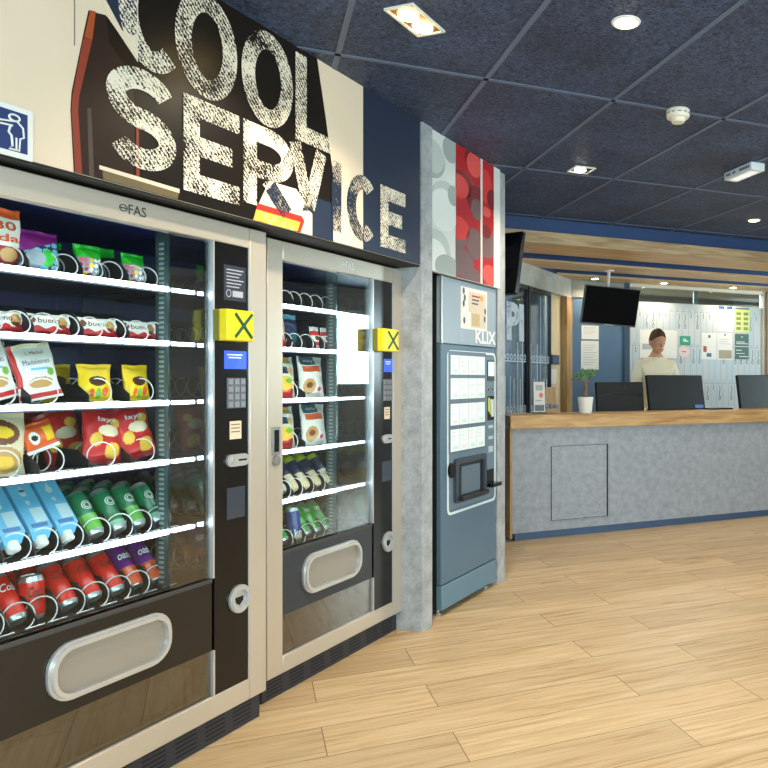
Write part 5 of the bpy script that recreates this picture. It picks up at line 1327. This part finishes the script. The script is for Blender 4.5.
t_ = thing('square_downlight', 'square recessed downlight in the middle of the ceiling, lamp off-centre', 'ceiling light', on_ceiling(581.5, 169.5), GROT)
a = .07
fr = MB().ring_xz(rrect(-a, a, -a, a, .004, 2), rrect(-a + .013, a - .013, -a + .013, a - .013, .003, 2), 0, .006); fr.v = [(x, z, -y) for x, y, z in fr.v]; fr.build('frame', M_trimw, t_, smooth=False)
MB().box(-a + .012, a - .012, -a + .012, a - .012, -.003, -.0004).build('back_plate', mat('fitting_black', (20, 18, 16), .4), t_)
MB().lathe([(.034, -.012), (.034, -.0032)], -.012, -.008, 0, 20).build('lamp', mat('lamp_white', (255, 246, 226), .4, emit=20), t_)
L4 = t_.location
t_ = thing('smoke_detector', 'white round smoke detector on the ceiling', 'smoke detector', on_ceiling(678, 110), 0)
MB().lathe([(.001, -.062), (.030, -.061), (.036, -.05), (.036, -.042), (.052, -.040), (.056, -.03), (.056, -.004), (.052, 0)][::1], seg=30).build('body', mat('detector_white', (234, 228, 212), .4), t_)
q = MB()
for k in range(12):
    a = 2 * PI * k / 12; q.tube([(.0562 * math.cos(a + d_), .0562 * math.sin(a + d_), -.022) for d_ in (-.14, 0, .14)], .003, 5)
q.build('vents', mat('vent_grey', (120, 116, 106), .5), t_)
t_ = thing('exit_light', 'white rectangular emergency light box on the ceiling at the right', 'emergency light', on_ceiling(744, 168), GROT + PI / 2)
bx_ = MB().box(-.14, .14, -.05, .05, -.05, -.0005).build('housing', mat('detector_pale', (226, 232, 238), .35), t_, bevel=.006)
q = MB()
for (a, b) in ((-.12, -.02), (.02, .05), (.07, .12)): q.box(a, b, .05, .0508, -.032, -.016)
q.build('lettering_strip', mat('strip_grey_blue', (110, 130, 160), .5), bx_); MB().box(-.11, .11, -.03, .03, -.0512, -.05).build('diffuser', mat('diffuser_white', (240, 246, 250), .3, emit=.4), bx_)

# ------------------------------------------------------------------ person behind the desk
def person():
    px, _ = hc(656, 335, 1.12)
    root_loc = C(px, 1.12, 0)
    names = {}
    vs = []; es = []; rad = []
    def j(n, p, r, par=None):
        names[n] = len(vs); vs.append(p); rad.append(r)
        if par: es.append((names[par], names[n]))
    j('pelvis', (0, 0, .96), (.155, .11)); j('waist', (0, 0, 1.10), (.14, .10), 'pelvis'); j('chest', (0, .0, 1.28), (.165, .115), 'waist'); j('upper', (0, .01, 1.41), (.13, .095), 'chest')
    j('neck', (0, .0, 1.50), (.058, .06), 'upper'); j('skull', (0, -.015, 1.60), (.055, .06), 'neck')
    for s, t in ((-1, 'r'), (1, 'l')):
        j('sh' + t, (s * .17, .01, 1.415), (.068, .068), 'upper'); j('ua' + t, (s * .215, .01, 1.28), (.055, .055), 'sh' + t); j('el' + t, (s * .245, -.02, 1.13), (.044, .044), 'ua' + t)
        j('fa' + t, (s * .215, -.14, 1.02), (.040, .040), 'el' + t); j('wr' + t, (s * .185, -.245, .905), (.027, .03), 'fa' + t); j('pa' + t, (s * .18, -.31, .85), (.036, .022), 'wr' + t)
        j('hip' + t, (s * .095, 0, .88), (.088, .09), 'pelvis'); j('th' + t, (s * .10, -.005, .70), (.078, .08), 'hip' + t); j('kn' + t, (s * .105, -.01, .49), (.055, .058), 'th' + t)
        j('ca' + t, (s * .108, .012, .33), (.052, .056), 'kn' + t); j('an' + t, (s * .11, .015, .09), (.036, .038), 'ca' + t); j('ft' + t, (s * .115, -.05, .045), (.042, .036), 'an' + t); j('toe' + t, (s * .12, -.15, .032), (.04, .026), 'ft' + t)
    me = bpy.data.meshes.new('p'); me.from_pydata(vs, es, []); ob = bpy.data.objects.new('p', me); COL.objects.link(ob)
    sk = ob.modifiers.new('s', 'SKIN'); sk.use_smooth_shade = True
    for i, r_ in enumerate(rad): me.skin_vertices[0].data[i].radius = r_
    me.skin_vertices[0].data[0].use_root = True
    ob.modifiers.new('u', 'SUBSURF').levels = 2
    ob.modifiers['u'].render_levels = 2
    dg = bpy.context.evaluated_depsgraph_get(); m2 = bpy.data.meshes.new_from_object(ob.evaluated_get(dg)); bpy.data.objects.remove(ob)
    mb = MB(); mb.add([v.co for v in m2.vertices], [tuple(p.vertices) for p in m2.polygons])
    # fingers and thumbs
    for s in (-1, 1):
        base = Vector((s * .18, -.315, .845))
        for k, (dx, ln) in enumerate(((-.027, .070), (-.009, .080), (.009, .074), (.027, .058))):
            b = base + Vector((dx, .0, .002)); mb.tube([b + Vector((0, .03, .022)), b, b + Vector((dx * .15, -ln * .45, -.022)), b + Vector((dx * .2, -ln * .72, -.05)), b + Vector((dx * .2, -ln * .82, -.072))], [.0095, .0095, .009, .008, .006], 8)
        mb.tube([(s * .16, -.275, .868), (s * .138, -.30, .848), (s * .128, -.335, .824), (s * .132, -.352, .806)], [.013, .012, .0105, .007], 8)
    # head
    HZ = 1.655
    mb.ball((0, -.012, HZ + .02), (.077, .097, .105), 24, 16); mb.ball((0, -.035, HZ - .055), (.058, .068, .062), 20, 12); mb.ball((0, -.078, HZ - .088), (.028, .022, .02), 12, 8)
    mb.tube([(0, -.098, HZ + .022), (0, -.112, HZ - .002), (0, -.122, HZ - .022), (0, -.104, HZ - .032)], [.009, .011, .014, .010], 8)
    mb.tube([(-.05, -.082, HZ + .032), (-.025, -.100, HZ + .036), (0, -.100, HZ + .032), (.025, -.100, HZ + .036), (.05, -.082, HZ + .032)], .010, 7)
    mb.tube([(-.022, -.095, HZ - .055), (0, -.105, HZ - .053), (.022, -.095, HZ - .055)], .0075, 7); mb.tube([(-.02, -.094, HZ - .066), (0, -.103, HZ - .067), (.02, -.094, HZ - .066)], .0075, 7)
    for s in (-1, 1): mb.ball((s * .079, .0, HZ - .004), (.010, .019, .032), 12, 9)
    rm = bpy.data.objects.new('p2', mb.mesh('p2', M_white)); COL.objects.link(rm)
    # turn the head to the person's left and slightly down
    Rh = Matrix.Translation((0, 0, 1.55)) @ Matrix.Rotation(R(9), 4, 'Z') @ Matrix.Rotation(R(10), 4, 'X') @ Matrix.Translation((0, 0, -1.55))
    for v in rm.data.vertices:
        if v.co.z > 1.53 and math.hypot(v.co.x, v.co.y) < .2:
            w_ = min(1, (v.co.z - 1.53) / .04); v.co = v.co.lerp(Rh @ v.co, w_)
    r_ = rm.modifiers.new('r', 'REMESH'); r_.mode = 'VOXEL'; r_.voxel_size = .0062; r_.use_smooth_shade = True
    sm = rm.modifiers.new('m', 'SMOOTH'); sm.factor = .4; sm.iterations = 2
    dg = bpy.context.evaluated_depsgraph_get(); m3 = bpy.data.meshes.new_from_object(rm.evaluated_get(dg)); bpy.data.objects.remove(rm)
    m3.materials.clear()
    for m in (mat('skin', (206, 150, 118), .5), mat('sweater_cream', (244, 231, 200), .8, bump=.3, bscale=140), mat('trousers_grey', (56, 58, 66), .8), mat('shoes_dark', (30, 28, 28), .5), mat('lips', (176, 106, 92), .5)): m3.materials.append(m)
    Ri = Rh.inverted()
    for p in m3.polygons:
        c = p.center; k = 0
        if c.z < .075 or (c.z < .1 and c.y < -.03): k = 3
        elif c.z < .97 and abs(c.x) < .2 and c.y > -.2: k = 2
        elif c.z < 1.50 and not (c.y < -.215 and c.z < .94): k = 1
        h = Ri @ c
        if c.z > 1.56 and -.069 < h.z - HZ < -.052 and abs(h.x) < .019 and h.y < -.09: k = 4
        p.material_index = k
    m3.polygons.foreach_set('use_smooth', [True] * len(m3.polygons))
    body = bpy.data.objects.new('person', m3); COL.objects.link(body); body.location = root_loc; body.rotation_euler = (0, 0, R(13))
    tag(body, 'person in a cream sweater standing behind the wide black monitor, looking down', 'person')
    hr = MB(); n, mrows = 28, 14; idx = {}
    for i in range(mrows + 1):
        ph = PI * .54 * i / mrows
        for k in range(n):
            a = 2 * PI * k / n; front = max(0, -math.sin(a))
            pp_ = ph * (1 - .36 * front ** 1.2 + .16 * max(0, math.sin(a)))
            wob = 1 + .025 * math.sin(7 * a + 5 * ph) + .02 * math.sin(13 * a)
            p = Vector((.083 * wob * math.sin(pp_) * math.cos(a), -.008 + .104 * wob * math.sin(pp_) * math.sin(a), HZ + .024 + .118 * wob * math.cos(pp_)))
            idx[i, k] = len(hr.v); hr.v.append(tuple(Rh @ p))
    for i in range(mrows):
        for k in range(n): hr.f.append((idx[i, k], idx[i + 1, k], idx[i + 1, (k + 1) % n], idx[i, (k + 1) % n])); hr.m.append(0)
    ho = hr.build('hair', mat('hair_brown', (84, 56, 38), .7, bump=.6, bscale=90), body); sd = ho.modifiers.new('t', 'SOLIDIFY'); sd.thickness = .012; sd.offset = -1
    for s in (-1, 1):
        c = Rh @ Vector((s * .031, -.0905, HZ + .008)); e = MB().ball((c.x, c.y, c.z), .010, 12, 8, 0); q = Rh @ Vector((s * .031, -.0965, HZ + .006)); e.ball((q.x, q.y, q.z), .0062, 8, 6, 1)
        e.build('eye', [mat('eye_white', (236, 232, 226), .3), mat('eye_brown', (60, 40, 28), .3)], body)
person()

# ------------------------------------------------------------------ light
def area(name, loc, target, sx, sy, power, col=(1, 1, 1), spread=None, cam=True):
    l = bpy.data.lights.new(name, 'AREA'); l.shape = 'RECTANGLE'; l.size = sx; l.size_y = sy; l.energy = power; l.color = col
    o = bpy.data.objects.new(name, l); COL.objects.link(o); o.location = loc
    o.rotation_euler = (Vector(target) - Vector(loc)).to_track_quat('-Z', 'Y').to_euler()
    if spread: l.spread = spread
    return o
DAY = (.90, .95, 1.0); WARM = (1.0, .84, .62)
for (b0, b1, z0, z1), pw in zip(WR + WR2, (110, 120, 120)):
    area('window_daylight', (RW + .2, (b0 + b1) / 2, (z0 + z1) / 2), (0, (b0 + b1) / 2, (z0 + z1) / 2), b1 - b0, z1 - z0, pw, DAY)
for (b0, b1, z0, z1) in WB:
    area('window_daylight', ((b0 + b1) / 2, -3.3, (z0 + z1) / 2), ((b0 + b1) / 2, 0, (z0 + z1) / 2), b1 - b0, z1 - z0, 170, DAY)
def spot(name, loc, power, size=120, col=WARM, r=.05):
    l = bpy.data.lights.new(name, 'SPOT'); l.energy = power; l.spot_size = R(size); l.spot_blend = .7; l.color = col; l.shadow_soft_size = r
    o = bpy.data.objects.new(name, l); COL.objects.link(o); o.location = loc
    return o
for Lc, pw in ((L1, 60), (L2, 40), (L3, 40), (L4, 40)):
    spot('downlight_beam', (Lc[0], Lc[1], Lc[2] - .03), pw, 140)
for (x, y) in ((-.2, .2), (1.6, .6), (3.2, 2.6), (3.0, 5.2), (-2.2, -1.4), (.6, -1.6), (2.6, -1.2)):  # added fill lamps out of view, standing for further ceiling downlights
    spot('downlight_beam', (x, y, CEIL - .03), 45, 140)
for s in SPOTS: spot('canopy_beam_light', s, 15, 150)
# added fill light for the rooms behind reception, source unseen
c_ = C(2.6, 2.6, CEIL - .06); area('rear_room_fill', c_, (c_[0], c_[1], 0), 2.4, .8, 150, (1, .97, .92))
c_ = W(4.2, GN - .7, CEIL - .05); area('office_fill', c_, (c_[0], c_[1], 0), 1.4, .5, 110, (.95, .97, 1))
w = bpy.data.worlds.new('world'); scene.world = w; w.use_nodes = True
bg = w.node_tree.nodes['Background']; bg.inputs['Color'].default_value = (.62, .78, 1.0, 1); bg.inputs['Strength'].default_value = 1.5

# ------------------------------------------------------------------ camera
cam = bpy.data.cameras.new('camera'); co = bpy.data.objects.new('camera', cam); COL.objects.link(co)
co.location = (0, 0, EYE); co.rotation_euler = (PI / 2, 0, 0)
cam.sensor_width = 36; cam.lens = 745 / 768 * 36
cam.shift_x = -(576 - 384) / 768; cam.shift_y = -(384 - 379) / 768
cam.clip_start = .05
scene.camera = co
scene.view_settings.view_transform = 'Standard'; scene.view_settings.look = 'None'; scene.view_settings.gamma = 1; scene.view_settings.use_curve_mapping = False
scene.view_settings.exposure = .5
scene.cycles.max_bounces = 8; scene.cycles.transparent_max_bounces = 16; scene.cycles.sample_clamp_indirect = 6; scene.cycles.caustics_reflective = False
scene.cycles.use_denoising = True
